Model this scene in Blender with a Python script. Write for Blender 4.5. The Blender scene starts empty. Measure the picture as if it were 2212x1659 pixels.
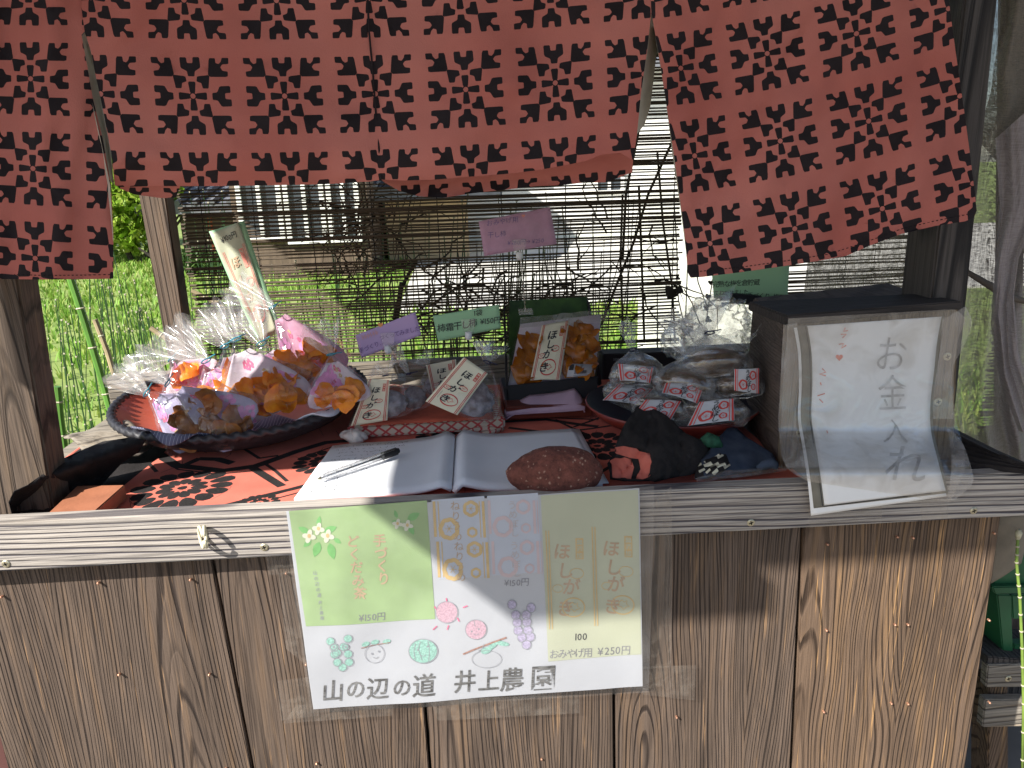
import bpy, bmesh, math, random
import numpy as np
from mathutils import Vector, Matrix, noise
from mathutils.geometry import delaunay_2d_cdt
random.seed(7)
sc = bpy.context.scene
COL = sc.collection
# ------------------------------------------------------------ camera, sky, sun, exposure
PW, PH, FPX = 2212., 1659., 1640.
CAM = Vector((-0.03, -0.93, 1.27))
pitch, yaw, roll = map(math.radians, (15.5, 4.0, 1.8))
FW = Vector((math.sin(yaw)*math.cos(pitch), math.cos(yaw)*math.cos(pitch), -math.sin(pitch)))
R0 = FW.cross(Vector((0, 0, 1))).normalized(); U0 = R0.cross(FW)
RT = math.cos(roll)*R0 - math.sin(roll)*U0
UP = math.cos(roll)*U0 + math.sin(roll)*R0
cd = bpy.data.cameras.new('camera'); cam = bpy.data.objects.new('camera', cd); COL.objects.link(cam)
cd.sensor_width = 36; cd.lens = 36*FPX/PW; cd.clip_start = .02; cd.clip_end = 600
mw = Matrix((RT, UP, -FW)).transposed().to_4x4(); mw.translation = CAM; cam.matrix_world = mw
sc.camera = cam
w = bpy.data.worlds.new('World'); sc.world = w; w.use_nodes = True
nt = w.node_tree; bg = nt.nodes['Background']; sky = nt.nodes.new('ShaderNodeTexSky')
SUN = Vector((1.0, .75, -1.02)).normalized()
sky.sky_type = 'NISHITA'; sky.sun_disc = False
sky.sun_elevation = math.asin(-SUN.z); sky.sun_rotation = math.atan2(-SUN.x, -SUN.y)
nt.links.new(sky.outputs[0], bg.inputs[0]); bg.inputs[1].default_value = .08
sd = bpy.data.lights.new('sun', 'SUN'); sun = bpy.data.objects.new('sun', sd); COL.objects.link(sun)
sd.energy = 5.0; sd.angle = math.radians(.5); sd.color = (1, .955, .88)
sun.rotation_euler = SUN.to_track_quat('-Z', 'Y').to_euler(); sun.location = (-3, -2, 4)
sc.view_settings.view_transform = 'Standard'; sc.view_settings.look = 'None'
sc.view_settings.gamma = 1; sc.view_settings.exposure = 1.0
sc.cycles.transparent_max_bounces = 32; sc.cycles.max_bounces = 8
sc.cycles.sample_clamp_indirect = 6

# ------------------------------------------------------------ helpers
def ray(x, y): return FW*FPX + RT*(x-PW/2) - UP*(y-PH/2)
def V(x, y, Y):
    d = ray(x, y); return CAM + d*((Y-CAM.y)/d.y)
def G(x, y, Z):
    d = ray(x, y); return CAM + d*((Z-CAM.z)/d.z)
def PL(a, b, c):
    n = (b-a).cross(c-a).normalized()
    if n.y > 0: n = -n
    def f(x, y, off=0.):
        d = ray(x, y); return CAM + d*((a-CAM).dot(n)/d.dot(n)) + n*off
    f.n = n
    return f
def nz(x, y=0, z=0): return noise.noise(Vector((x, y, z)))

def empty(name, loc, label=None, cat=None, group=None, kind=None):
    o = bpy.data.objects.new(name, None); COL.objects.link(o); o.location = loc
    o.empty_display_size = .02
    tag(o, label, cat, group, kind); return o
def tag(o, label=None, cat=None, group=None, kind=None):
    if label: o['label'] = label
    if cat: o['category'] = cat
    if group: o['group'] = group
    if kind: o['kind'] = kind
    return o
def mk(name, vs, fs, mats, parent=None, smooth=False, mi=None, origin=None):
    me = bpy.data.meshes.new(name)
    me.from_pydata([tuple(v) for v in vs], [], fs)
    if not isinstance(mats, (list, tuple)): mats = [mats]
    for m in mats: me.materials.append(m)
    if mi: me.polygons.foreach_set('material_index', mi)
    if smooth: me.polygons.foreach_set('use_smooth', [True]*len(me.polygons))
    me.update()
    o = bpy.data.objects.new(name, me); COL.objects.link(o)
    if parent:
        off = Vector(parent.location); pp = parent.parent
        while pp: off += Vector(pp.location); pp = pp.parent
        for v in me.vertices: v.co -= off
        o.parent = parent
    elif True:
        c = sum((v.co for v in me.vertices), Vector())/max(1, len(me.vertices))
        if origin is not None: c = Vector(origin)
        for v in me.vertices: v.co -= c
        o.location = c
    return o
class MB:
    def __init__(s): s.v = []; s.f = []; s.m = []
    def add(s, vs, fs, m=0):
        b = len(s.v); s.v += [Vector(v) for v in vs]; s.f += [tuple(i+b for i in f) for f in fs]; s.m += [m]*len(fs)
    def hexa(s, p, m=0):   # p: 4 front (bl,br,tr,tl) + 4 back
        s.add(p, [(0,1,2,3),(5,4,7,6),(4,0,3,7),(1,5,6,2),(3,2,6,7),(4,5,1,0)], m)
    def box(s, x0, x1, y0, y1, z0, z1, m=0):
        s.hexa([(x0,y0,z0),(x1,y0,z0),(x1,y0,z1),(x0,y0,z1),(x0,y1,z0),(x1,y1,z0),(x1,y1,z1),(x0,y1,z1)], m)
    def tube(s, pts, r, n=6, m=0, cap=True):
        pts = [Vector(p) for p in pts]; rs = r if isinstance(r, (list, tuple)) else [r]*len(pts)
        t0 = (pts[1]-pts[0]).normalized(); a = t0.cross(Vector((.3, .9, .2))).normalized(); vs = []
        for i, p in enumerate(pts):
            t = (pts[min(i+1, len(pts)-1)]-pts[max(i-1, 0)]).normalized()
            a = (a - t*a.dot(t)).normalized(); b = t.cross(a)
            for k in range(n):
                g = 2*math.pi*k/n; vs.append(p + (a*math.cos(g)+b*math.sin(g))*rs[i])
        fs = [(i*n+k, i*n+(k+1) % n, (i+1)*n+(k+1) % n, (i+1)*n+k) for i in range(len(pts)-1) for k in range(n)]
        if cap: fs += [tuple(range(n))[::-1], tuple((len(pts)-1)*n+k for k in range(n))]
        s.add(vs, fs, m)
    def grid(s, fn, nu, nv, m=0):
        vs = [fn(i/nu, j/nv) for j in range(nv+1) for i in range(nu+1)]
        fs = [(j*(nu+1)+i, (j+1)*(nu+1)+i, (j+1)*(nu+1)+i+1, j*(nu+1)+i+1) for j in range(nv) for i in range(nu)]
        s.add(vs, fs, m)
    def build(s, name, mats, parent=None, smooth=False, origin=None):
        return mk(name, s.v, s.f, mats, parent, smooth, s.m, origin)
def bevel(o, w=.002, seg=2):
    bm = bmesh.new(); bm.from_mesh(o.data)
    bmesh.ops.recalc_face_normals(bm, faces=bm.faces)
    bmesh.ops.bevel(bm, geom=list(bm.edges), offset=w, segments=seg, affect='EDGES', clamp_overlap=True)
    bm.to_mesh(o.data); bm.free(); return o
def solid(o, t):
    m = o.modifiers.new('thickness', 'SOLIDIFY'); m.thickness = t; m.offset = -1; return o

# ------------------------------------------------------------ materials
def newmat(name):
    m = bpy.data.materials.new(name); m.use_nodes = True
    return m, m.node_tree, m.node_tree.nodes['Principled BSDF']
def mat(name, col, rough=.6, var=.15, vs=30, bump=0, bs=200, spec=.4, metal=0, col2=None, coat=0, stretch=(1, 1, 1), trl=0):
    m, t, b = newmat(name); L = t.links
    b.inputs['Roughness'].default_value = rough; b.inputs['Metallic'].default_value = metal
    b.inputs['Specular IOR Level'].default_value = spec; b.inputs['Coat Weight'].default_value = coat
    tc = t.nodes.new('ShaderNodeTexCoord'); mp = t.nodes.new('ShaderNodeMapping'); mp.inputs['Scale'].default_value = stretch
    L.new(tc.outputs['Object'], mp.inputs[0])
    n = t.nodes.new('ShaderNodeTexNoise'); n.inputs['Scale'].default_value = vs; n.inputs['Detail'].default_value = 4
    L.new(mp.outputs[0], n.inputs[0])
    mx = t.nodes.new('ShaderNodeMix'); mx.data_type = 'RGBA'
    c2 = col2 or tuple(min(1, c*(1+var)) for c in col); c1 = col if col2 else tuple(c*(1-var) for c in col)
    mx.inputs[6].default_value = (*c1, 1); mx.inputs[7].default_value = (*c2, 1)
    rp = t.nodes.new('ShaderNodeMapRange'); rp.inputs[1].default_value = .32; rp.inputs[2].default_value = .68
    L.new(n.outputs[0], rp.inputs[0]); L.new(rp.outputs[0], mx.inputs[0]); L.new(mx.outputs[2], b.inputs['Base Color'])
    if bump:
        n2 = t.nodes.new('ShaderNodeTexNoise'); n2.inputs['Scale'].default_value = bs; n2.inputs['Detail'].default_value = 3
        L.new(mp.outputs[0], n2.inputs[0])
        bp = t.nodes.new('ShaderNodeBump'); bp.inputs['Strength'].default_value = bump; bp.inputs['Distance'].default_value = .002
        L.new(n2.outputs[0], bp.inputs['Height']); L.new(bp.outputs[0], b.inputs['Normal'])
    if trl:
        tr = t.nodes.new('ShaderNodeBsdfTranslucent'); L.new(mx.outputs[2], tr.inputs[0])
        ms = t.nodes.new('ShaderNodeMixShader'); ms.inputs[0].default_value = trl
        L.new(b.outputs[0], ms.inputs[1]); L.new(tr.outputs[0], ms.inputs[2]); L.new(ms.outputs[0], t.nodes['Material Output'].inputs[0])
    return m
def wood(name, base, dark, warm, axis='z', across='x', ring=5., dist=10., groove=.6, rough=.75, patch=.5, fine=True):
    """weathered timber: wavy growth-ring grooves running along `axis`"""
    m, t, b = newmat(name); L = t.links; N = t.nodes
    b.inputs['Roughness'].default_value = rough; b.inputs['Specular IOR Level'].default_value = .3
    tc = N.new('ShaderNodeTexCoord'); oi = N.new('ShaderNodeObjectInfo')
    mul = N.new('ShaderNodeVectorMath'); mul.operation = 'SCALE'; mul.inputs[0].default_value = (3.1, 5.3, 7.7)
    L.new(oi.outputs['Random'], mul.inputs['Scale'])
    ad = N.new('ShaderNodeVectorMath'); ad.operation = 'ADD'; L.new(tc.outputs['Object'], ad.inputs[0]); L.new(mul.outputs[0], ad.inputs[1])
    sp = N.new('ShaderNodeSeparateXYZ'); L.new(ad.outputs[0], sp.inputs[0])
    idx = {'x': 0, 'y': 1, 'z': 2}; third = ({'x', 'y', 'z'}-{axis, across}).pop()
    cb = N.new('ShaderNodeCombineXYZ')
    L.new(sp.outputs[idx[across]], cb.inputs[0]); L.new(sp.outputs[idx[third]], cb.inputs[1])
    k = N.new('ShaderNodeMath'); k.operation = 'MULTIPLY'; k.inputs[1].default_value = .14
    L.new(sp.outputs[idx[axis]], k.inputs[0]); L.new(k.outputs[0], cb.inputs[2])
    def nse(scale, sx, sy, det=5):
        mp = N.new('ShaderNodeMapping'); mp.inputs['Scale'].default_value = (sx, sx, sy); L.new(cb.outputs[0], mp.inputs[0])
        n = N.new('ShaderNodeTexNoise'); n.inputs['Scale'].default_value = scale; n.inputs['Detail'].default_value = det
        n.inputs['Roughness'].default_value = .65; L.new(mp.outputs[0], n.inputs[0]); return n.outputs[0]
    def ramp(src, a, bb):
        r = N.new('ShaderNodeMapRange'); r.inputs[1].default_value = a; r.inputs[2].default_value = bb; r.clamp = True
        L.new(src, r.inputs[0]); return r.outputs[0]
    def mix(fac, a, bcol, typ='MIX'):
        x = N.new('ShaderNodeMix'); x.data_type = 'RGBA'; x.blend_type = typ
        if isinstance(fac, float): x.inputs[0].default_value = fac
        else: L.new(fac, x.inputs[0])
        for s, i in ((a, 6), (bcol, 7)):
            if isinstance(s, tuple): x.inputs[i].default_value = (*s, 1)
            else: L.new(s, x.inputs[i])
        return x.outputs[2]
    def mth(op, a, v):
        q = N.new('ShaderNodeMath'); q.operation = op
        for s, i in ((a, 0), (v, 1)):
            if isinstance(s, (int, float)): q.inputs[i].default_value = s
            else: L.new(s, q.inputs[i])
        return q.outputs[0]
    U, Z = sp.outputs[idx[across]], sp.outputs[idx[axis]]
    xm = mth('SUBTRACT', mth('MULTIPLY', mth('FRACT', mth('DIVIDE', U, .31), 0), .31), .155)
    rr = mth('SQRT', mth('ADD', mth('MULTIPLY', xm, xm), .0009), 0)
    warp = mth('ADD', mth('MULTIPLY', nse(1, 5, 9, 2), dist*.004), mth('MULTIPLY', nse(1, 24, 12, 3), .006))
    ph = mth('ADD', mth('ADD', rr, mth('MULTIPLY', Z, .035)), warp)
    pc = N.new('ShaderNodeCombineXYZ'); L.new(ph, pc.inputs[0])
    pn_ = N.new('ShaderNodeTexNoise'); pn_.inputs['Scale'].default_value = 45; pn_.inputs['Detail'].default_value = 3; L.new(pc.outputs[0], pn_.inputs[0])
    ph = mth('ADD', ph, mth('MULTIPLY', pn_.outputs[0], .016)); pc2 = N.new('ShaderNodeCombineXYZ'); L.new(ph, pc2.inputs[0])
    wv = N.new('ShaderNodeTexWave'); wv.inputs['Scale'].default_value = .314/(ring*.001); wv.inputs['Distortion'].default_value = 0; L.new(pc2.outputs[0], wv.inputs[0])
    wid = N.new('ShaderNodeTexNoise'); wid.inputs['Scale'].default_value = 300; L.new(pc.outputs[0], wid.inputs[0])
    streak = nse(1, 420, 55); big = nse(1, 14, 14, 3); med = nse(1, 70, 30, 4)
    grv = mth('MULTIPLY', ramp(wv.outputs['Color'], .34, .04), ramp(wid.outputs[0], .32, .52))
    grv = mth('MULTIPLY', grv, ramp(nse(1, 90, 9, 4), .28, .46 if fine else .40))
    col = mix(ramp(big, .35, .65), base, tuple(c*.5 for c in base))
    col = mix(mth('MULTIPLY', ramp(nse(1, 34, 7, 5), .56, .74), .55), col, (base[0]*1.7, base[1]*1.75, base[2]*1.85))
    col = mix(mth('MULTIPLY', ramp(med, .52, .75), patch), col, warm)
    col = mix(mth('MULTIPLY', ramp(streak, .35, .7), .55), col, tuple(min(1, c*1.55) for c in base))
    col = mix(mth('MULTIPLY', ramp(streak, .5, .3), .5), col, dark)
    col = mix(mth('MULTIPLY', grv, groove), col, dark)
    if fine: col = mix(mth('MULTIPLY', ramp(nse(1, 230, 38, 3), .62, .70), patch), col, tuple(min(1, c*1.5) for c in warm))
    L.new(col, b.inputs['Base Color'])
    h = mth('SUBTRACT', mth('MULTIPLY', streak, .5), mth('MULTIPLY', grv, .9))
    bp = N.new('ShaderNodeBump'); bp.inputs['Strength'].default_value = .8; bp.inputs['Distance'].default_value = .0016
    L.new(h, bp.inputs['Height']); L.new(bp.outputs[0], b.inputs['Normal'])
    return m
def film(name, tint=(1, 1, 1), haze=.06, gloss=.12, rough=.12, bump=.6, bs=70, edge=.5, streak=(1, 1, 1), tr=(1, 1, 1)):
    """thin clear plastic: see-through sheet with glints and faint milky haze"""
    m, t, b = newmat(name); L = t.links; N = t.nodes; N.remove(b)
    T = N.new('ShaderNodeBsdfTransparent'); T.inputs[0].default_value = (*tr, 1)
    g = N.new('ShaderNodeBsdfGlossy'); g.inputs['Roughness'].default_value = rough
    d = N.new('ShaderNodeBsdfDiffuse'); d.inputs[0].default_value = (*tint, 1)
    tl = N.new('ShaderNodeBsdfTranslucent'); tl.inputs[0].default_value = (*tint, 1)
    dd = N.new('ShaderNodeMixShader'); dd.inputs[0].default_value = .5; L.new(d.outputs[0], dd.inputs[1]); L.new(tl.outputs[0], dd.inputs[2])
    tc = N.new('ShaderNodeTexCoord'); mp = N.new('ShaderNodeMapping'); mp.inputs['Scale'].default_value = streak
    L.new(tc.outputs['Object'], mp.inputs[0])
    n = N.new('ShaderNodeTexNoise'); n.inputs['Scale'].default_value = bs; n.inputs['Detail'].default_value = 2; n.inputs['Distortion'].default_value = .8
    L.new(mp.outputs[0], n.inputs[0])
    bp = N.new('ShaderNodeBump'); bp.inputs['Strength'].default_value = bump; bp.inputs['Distance'].default_value = .006
    L.new(n.outputs[0], bp.inputs['Height'])
    for x in (g, d): L.new(bp.outputs[0], x.inputs['Normal'])
    lw = N.new('ShaderNodeLayerWeight'); lw.inputs[0].default_value = .25; L.new(bp.outputs[0], lw.inputs['Normal'])
    a = N.new('ShaderNodeMath'); a.operation = 'MULTIPLY_ADD'; L.new(lw.outputs['Facing'], a.inputs[0]); a.inputs[1].default_value = edge; a.inputs[2].default_value = gloss
    a.use_clamp = True
    hz = N.new('ShaderNodeMapRange'); L.new(n.outputs[0], hz.inputs[0]); hz.inputs[1].default_value = .45; hz.inputs[2].default_value = .75
    hz.inputs[3].default_value = haze*.5; hz.inputs[4].default_value = haze*2.2
    m1 = N.new('ShaderNodeMixShader'); L.new(hz.outputs[0], m1.inputs[0]); L.new(T.outputs[0], m1.inputs[1]); L.new(dd.outputs[0], m1.inputs[2])
    m2 = N.new('ShaderNodeMixShader'); L.new(a.outputs[0], m2.inputs[0]); L.new(m1.outputs[0], m2.inputs[1]); L.new(g.outputs[0], m2.inputs[2])
    L.new(m2.outputs[0], N['Material Output'].inputs[0]); return m
def sheer(name, col, cover=.6):
    m, t, b = newmat(name); L = t.links; N = t.nodes
    b.inputs['Base Color'].default_value = (*col, 1); b.inputs['Roughness'].default_value = .9
    T = N.new('ShaderNodeBsdfTransparent'); tl = N.new('ShaderNodeBsdfTranslucent'); tl.inputs[0].default_value = (*col, 1)
    a = N.new('ShaderNodeMixShader'); a.inputs[0].default_value = .4; L.new(b.outputs[0], a.inputs[1]); L.new(tl.outputs[0], a.inputs[2])
    tc = N.new('ShaderNodeTexCoord'); tot = None
    for s in ((60, 60, 1500), (1500, 60, 40)):
        mp = N.new('ShaderNodeMapping'); mp.inputs['Scale'].default_value = s; L.new(tc.outputs['Object'], mp.inputs[0])
        n = N.new('ShaderNodeTexNoise'); n.inputs['Scale'].default_value = 1; n.inputs['Detail'].default_value = 2; L.new(mp.outputs[0], n.inputs[0])
        if tot is None: tot = n.outputs[0]
        else:
            q = N.new('ShaderNodeMath'); q.operation = 'ADD'; L.new(tot, q.inputs[0]); L.new(n.outputs[0], q.inputs[1]); tot = q.outputs[0]
    r = N.new('ShaderNodeMapRange'); L.new(tot, r.inputs[0]); r.inputs[1].default_value = .8; r.inputs[2].default_value = 1.15
    r.inputs[3].default_value = cover-.25; r.inputs[4].default_value = min(1, cover+.3)
    ms = N.new('ShaderNodeMixShader'); L.new(r.outputs[0], ms.inputs[0]); L.new(T.outputs[0], ms.inputs[1]); L.new(a.outputs[0], ms.inputs[2])
    L.new(ms.outputs[0], N['Material Output'].inputs[0]); return m

M_plank = wood('plank_wood', (.112, .080, .060), (.018, .012, .010), (.23, .14, .075), 'z', 'x', 4.6, 16, .85, patch=.6)
M_plank2 = wood('plank_wood_warm', (.142, .094, .063), (.024, .014, .009), (.31, .18, .08), 'z', 'x', 6, 30, .85, patch=.8)
M_rail = wood('rail_wood', (.42, .38, .34), (.035, .03, .045), (.40, .32, .22), 'x', 'z', 6.5, 6, .92, patch=.3, fine=False)
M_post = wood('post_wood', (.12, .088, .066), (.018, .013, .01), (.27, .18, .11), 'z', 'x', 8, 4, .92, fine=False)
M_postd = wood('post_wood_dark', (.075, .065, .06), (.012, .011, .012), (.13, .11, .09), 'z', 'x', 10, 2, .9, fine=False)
M_grey = wood('grey_wood', (.26, .23, .19), (.05, .04, .035), (.35, .27, .18), 'x', 'z', 9, 6, .8)
M_box = wood('cash_box_wood', (.125, .095, .08), (.03, .022, .02), (.19, .13, .1), 'y', 'z', 5, 4, .5, patch=.2)
M_boxf = wood('cash_box_front', (.2, .15, .1), (.04, .03, .02), (.33, .22, .12), 'z', 'x', 9, 5, .7)
M_boxt = wood('cash_box_lid', (.045, .038, .036), (.012, .01, .01), (.08, .06, .05), 'x', 'y', 8, 4, .6, patch=.2)
M_red = mat('noren_red', (.46, .135, .11), .9, .2, 5, .35, 700, .12, trl=.2, col2=(.56, .20, .165))
M_black = mat('print_black', (.018, .013, .015), .85, .2, 40, .2, 900, .2)
M_lin = mat('lining_cream', (.5, .46, .38), .9, .15, 30, .3, 700, .1)
M_coral = mat('batik_coral', (.62, .165, .12), .9, .12, 16, .3, 900, .15)
M_clothblk = mat('black_cloth', (.022, .019, .019), .85, .3, 25, .5, 300, .25)
M_greycl = mat('grey_brown_cloth', (.13, .11, .095), .9, .2, 30, .4, 400, .15)
M_paper = mat('white_paper', (.47, .485, .52), .55, .03, 8, .12, 25, .3)
M_paperw = mat('warm_paper', (.72, .68, .52), .6, .05, 10, .1, 40, .3)
M_cream = mat('cream_paper', (.45, .47, .35), .6, .05, 8, .1, 30, .3)
M_green = mat('green_print_paper', (.31, .43, .215), .55, .16, 11, .1, 25, .3)
M_pgreen = mat('pale_green_card', (.32, .56, .34), .6, .05, 8)
M_purple = mat('purple_card', (.50, .36, .62), .6, .05, 8)
M_pink = mat('pink_card', (.50, .27, .42), .5, .12, 30, .2, 40)
M_ink = mat('black_ink', (.03, .03, .035), .6, .2, 80)
M_inkg = mat('grey_marker', (.12, .12, .12), .6, .35, 60)
M_pencil = mat('faded_pencil', (.30, .31, .34), .7, .1, 60)
M_inkr = mat('red_ink', (.55, .06, .05), .6, .1, 60)
M_inkrf = mat('faded_red_ink', (.75, .28, .22), .6, .15, 60)
M_gold = mat('gold_print', (.58, .42, .20), .6, .1, 60)
M_goldf = mat('faded_gold_print', (.62, .50, .28), .6, .1, 60)
M_taupe = mat('faded_brown_print', (.46, .33, .22), .6, .1, 60)
M_pgr = mat('printed_leaf_green', (.17, .42, .14), .6, .15, 60)
M_wht = mat('printed_white', (.60, .61, .50), .6, .03, 60)
M_crpink = mat('crayon_pink', (.54,.36,.43), .8, .2, 400)
M_crgreen = mat('crayon_green', (.28,.50,.43), .8, .25, 400)
M_crpur = mat('crayon_purple', (.42,.38,.52), .8, .25, 400)
M_bluep = mat('pale_blue_print', (.46, .50, .58), .6, .03, 20)
M_metal = mat('screw_metal', (.5, .46, .33), .35, .2, 200, metal=.8)
M_copper = mat('nail_copper', (.55, .3, .2), .4, .2, 200, metal=.7)
M_ring = mat('hook_plastic', (.62, .58, .42), .5, .1, 60)
M_dark = mat('dark_void', (.01, .009, .008), .9, .1)
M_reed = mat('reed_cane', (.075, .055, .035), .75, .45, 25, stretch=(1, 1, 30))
M_thread = mat('blind_thread', (.012, .012, .012), .9, .1)
M_twig = mat('dry_twig', (.035, .028, .02), .85, .4, 30)
M_film = film('cellophane', haze=.022, gloss=.035, bump=.45, edge=.3)
M_tail = film('cellophane_pleats', haze=.17, gloss=.07, rough=.14, bump=.25, bs=14, edge=.3)
M_pouch = film('sheet_protector', haze=.045, gloss=.035, rough=.2, bump=.6, bs=13, edge=.25)
M_tape = film('old_packing_tape', tint=(.62, .55, .47), haze=.10, gloss=.05, rough=.3, bump=.3, bs=60, edge=.2)
M_dirtyfilm = film('dusty_plastic', tint=(.6, .55, .48), haze=.17, gloss=.10, rough=.16, bump=.8, bs=24, edge=.45)
M_clip = film('clear_acrylic', haze=.05, gloss=.06, rough=.08, bump=.05, edge=.5)

def sine(n=1): return [random.uniform(-1, 1) for _ in range(n)]
# ------------------------------------------------------------ flat shapes laid on a surface
_gl = {}
_tc = bpy.data.curves.new('lettering_curve', 'FONT'); _tc.resolution_u = 3
_to = bpy.data.objects.new('lettering_tmp', _tc); COL.objects.link(_to)
def glyph(ch, bold=0.):
    key = (ch, bold)
    if key not in _gl:
        _tc.body = ch; _tc.offset = bold
        dg = bpy.context.evaluated_depsgraph_get(); dg.update()
        me = _to.evaluated_get(dg).to_mesh()
        vs = [(v.co.x, v.co.y) for v in me.vertices]; fs = [tuple(p.vertices) for p in me.polygons]
        xs = [v[0] for v in vs] or [0]; wd = max(xs)-min(xs)
        cjk = ord(ch) > 0x2000
        cx = .5 if cjk else (max(xs)+min(xs))/2; cy = .36 if cjk else .34
        _gl[key] = ([(x-cx, y-cy) for x, y in vs], fs, 1.0 if cjk else wd+.12)
    return _gl[key]
class Ink:
    def __init__(s, fn, off=.0004): s.fn = fn; s.off = off; s.mb = MB()
    def pts(s, P, F, off=None): s.mb.add([s.fn(x, y, off or s.off) for x, y in P], F)
    def ch(s, c, x, y, sz, rot=0, slant=0, bold=0., sy=None, off=None):
        vs, fs, wd = glyph(c, bold); sy = sy or sz; a = math.radians(rot); P = []
        for u, v in vs:
            u, v = u*sz+v*sz*slant, -v*sy
            P.append((x+u*math.cos(a)-v*math.sin(a), y+u*math.sin(a)+v*math.cos(a)))
        s.pts(P, fs, off)
    def row(s, txt, x, y, sz, rot=0, slant=0, bold=0., jit=0., sy=None, tr=1.):
        a = math.radians(rot); ws = [glyph(c, bold)[2]*sz*tr if c != ' ' else sz*.5 for c in txt]; tot = sum(ws); p = -tot/2
        for c, wd in zip(txt, ws):
            q = p+wd/2; p += wd
            if c == ' ': continue
            s.ch(c, x+q*math.cos(a)+random.uniform(-jit, jit), y+q*math.sin(a)+random.uniform(-jit, jit), sz*(1+random.uniform(-1, 1)*jit/sz), rot+random.uniform(-1, 1)*jit*2, slant, bold, sy)
    def column(s, txt, p0, p1, sz, rot=0, bold=0., sy=None):
        n = max(1, len(txt)-1)
        for i, c in enumerate(txt):
            if c != ' ': s.ch(c, p0[0]+(p1[0]-p0[0])*i/n, p0[1]+(p1[1]-p0[1])*i/n, sz, rot, 0, bold, sy)
    def poly(s, P, off=None): s.pts(P, [tuple(range(len(P)))], off)
    def line(s, P, wd, close=False, off=None):
        P = list(P);
        if close: P = P+[P[0], P[1]]
        L, Rr = [], []
        for i, (x, y) in enumerate(P):
            x0, y0 = P[max(0, i-1)]; x1, y1 = P[min(len(P)-1, i+1)]
            dx, dy = x1-x0, y1-y0; l = math.hypot(dx, dy) or 1
            ww = wd[i] if isinstance(wd, list) else wd
            L.append((x-dy/l*ww/2, y+dx/l*ww/2)); Rr.append((x+dy/l*ww/2, y-dx/l*ww/2))
        n = len(P); s.pts(L+Rr, [(i, i+1, n+i+1, n+i) for i in range(n-1)], off)
    def disc(s, x, y, rx, ry=None, n=18, off=None, rot=0):
        ry = ry or rx; a = math.radians(rot)
        s.poly([(x+rx*math.cos(t)*math.cos(a)-ry*math.sin(t)*math.sin(a), y+rx*math.cos(t)*math.sin(a)+ry*math.sin(t)*math.cos(a)) for t in [2*math.pi*k/n for k in range(n)]], off)
    def ring(s, x, y, rx, ry, wd, n=22, wob=0, lob=0, off=None):
        sc_ = lambda t: 1+1.6*wob*(abs(math.sin(lob*t/2))-.6)
        s.line([(x+rx*sc_(t)*math.cos(t), y+ry*sc_(t)*math.sin(t)) for t in [2*math.pi*k/n for k in range(n)]], wd, True, off)
    def build(s, name, m, parent):
        if s.mb.v: return s.mb.build(name, m, parent)
def quadmap(tl, tr, br, bl, bulge=None, face=None):
    n = (tr-tl).cross(bl-tl).normalized()
    if n.dot(CAM-tl) < 0: n = -n
    def f(u, v, off=0.):
        p = (tl*(1-u)+tr*u)*(1-v) + (bl*(1-u)+br*u)*v
        return p + n*(off + (bulge(u, v) if bulge else 0))
    f.n = n; return f
def sheet(name, f, m, parent, nu=10, nv=10, off=0., smooth=True, thick=0.0003):
    mb = MB(); mb.grid(lambda u, v: f(u, v, off), nu, nv); o = mb.build(name, m, parent, smooth)
    if thick: solid(o, thick)
    return o
def pxmesh(outline, polys, step, surf):
    """triangulate a pixel outline with printed polygons; returns verts, faces, material index"""
    vs = []; fs = []
    ccw = lambda P: list(P) if sum(P[i-1][0]*P[i][1]-P[i][0]*P[i-1][1] for i in range(len(P))) > 0 else list(P)[::-1]
    for P in [ccw(outline)]+[ccw(q) for q in polys]:
        b = len(vs); vs += [Vector(p) for p in P]; fs.append(list(range(b, b+len(P))))
    xs = [p[0] for p in outline]; ys = [p[1] for p in outline]
    x = min(xs)+step/2
    while x < max(xs):
        y = min(ys)+step/2
        while y < max(ys):
            vs.append(Vector((x+random.uniform(-.1, .1), y+random.uniform(-.1, .1)))); y += step
        x += step
    r = delaunay_2d_cdt(vs, [], fs, 1, 1e-4)
    F, mi = [], []
    for f, og in zip(r[2], r[5]):
        if 0 in og: F.append(tuple(f)); mi.append(1 if len(og) > 1 else 0)
    used = sorted({i for f in F for i in f}); rm = {a: b for b, a in enumerate(used)}
    return [surf(r[0][i].x, r[0][i].y) for i in used], [tuple(rm[i] for i in f) for f in F], mi
def chaikin(P, n=1, q=.22):
    for _ in range(n):
        Q = []
        for i in range(len(P)):
            a, b = P[i], P[(i+1) % len(P)]
            Q += [(a[0]*(1-q)+b[0]*q, a[1]*(1-q)+b[1]*q), (a[0]*q+b[0]*(1-q), a[1]*q+b[1]*(1-q))]
        P = Q
    return P

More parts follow.
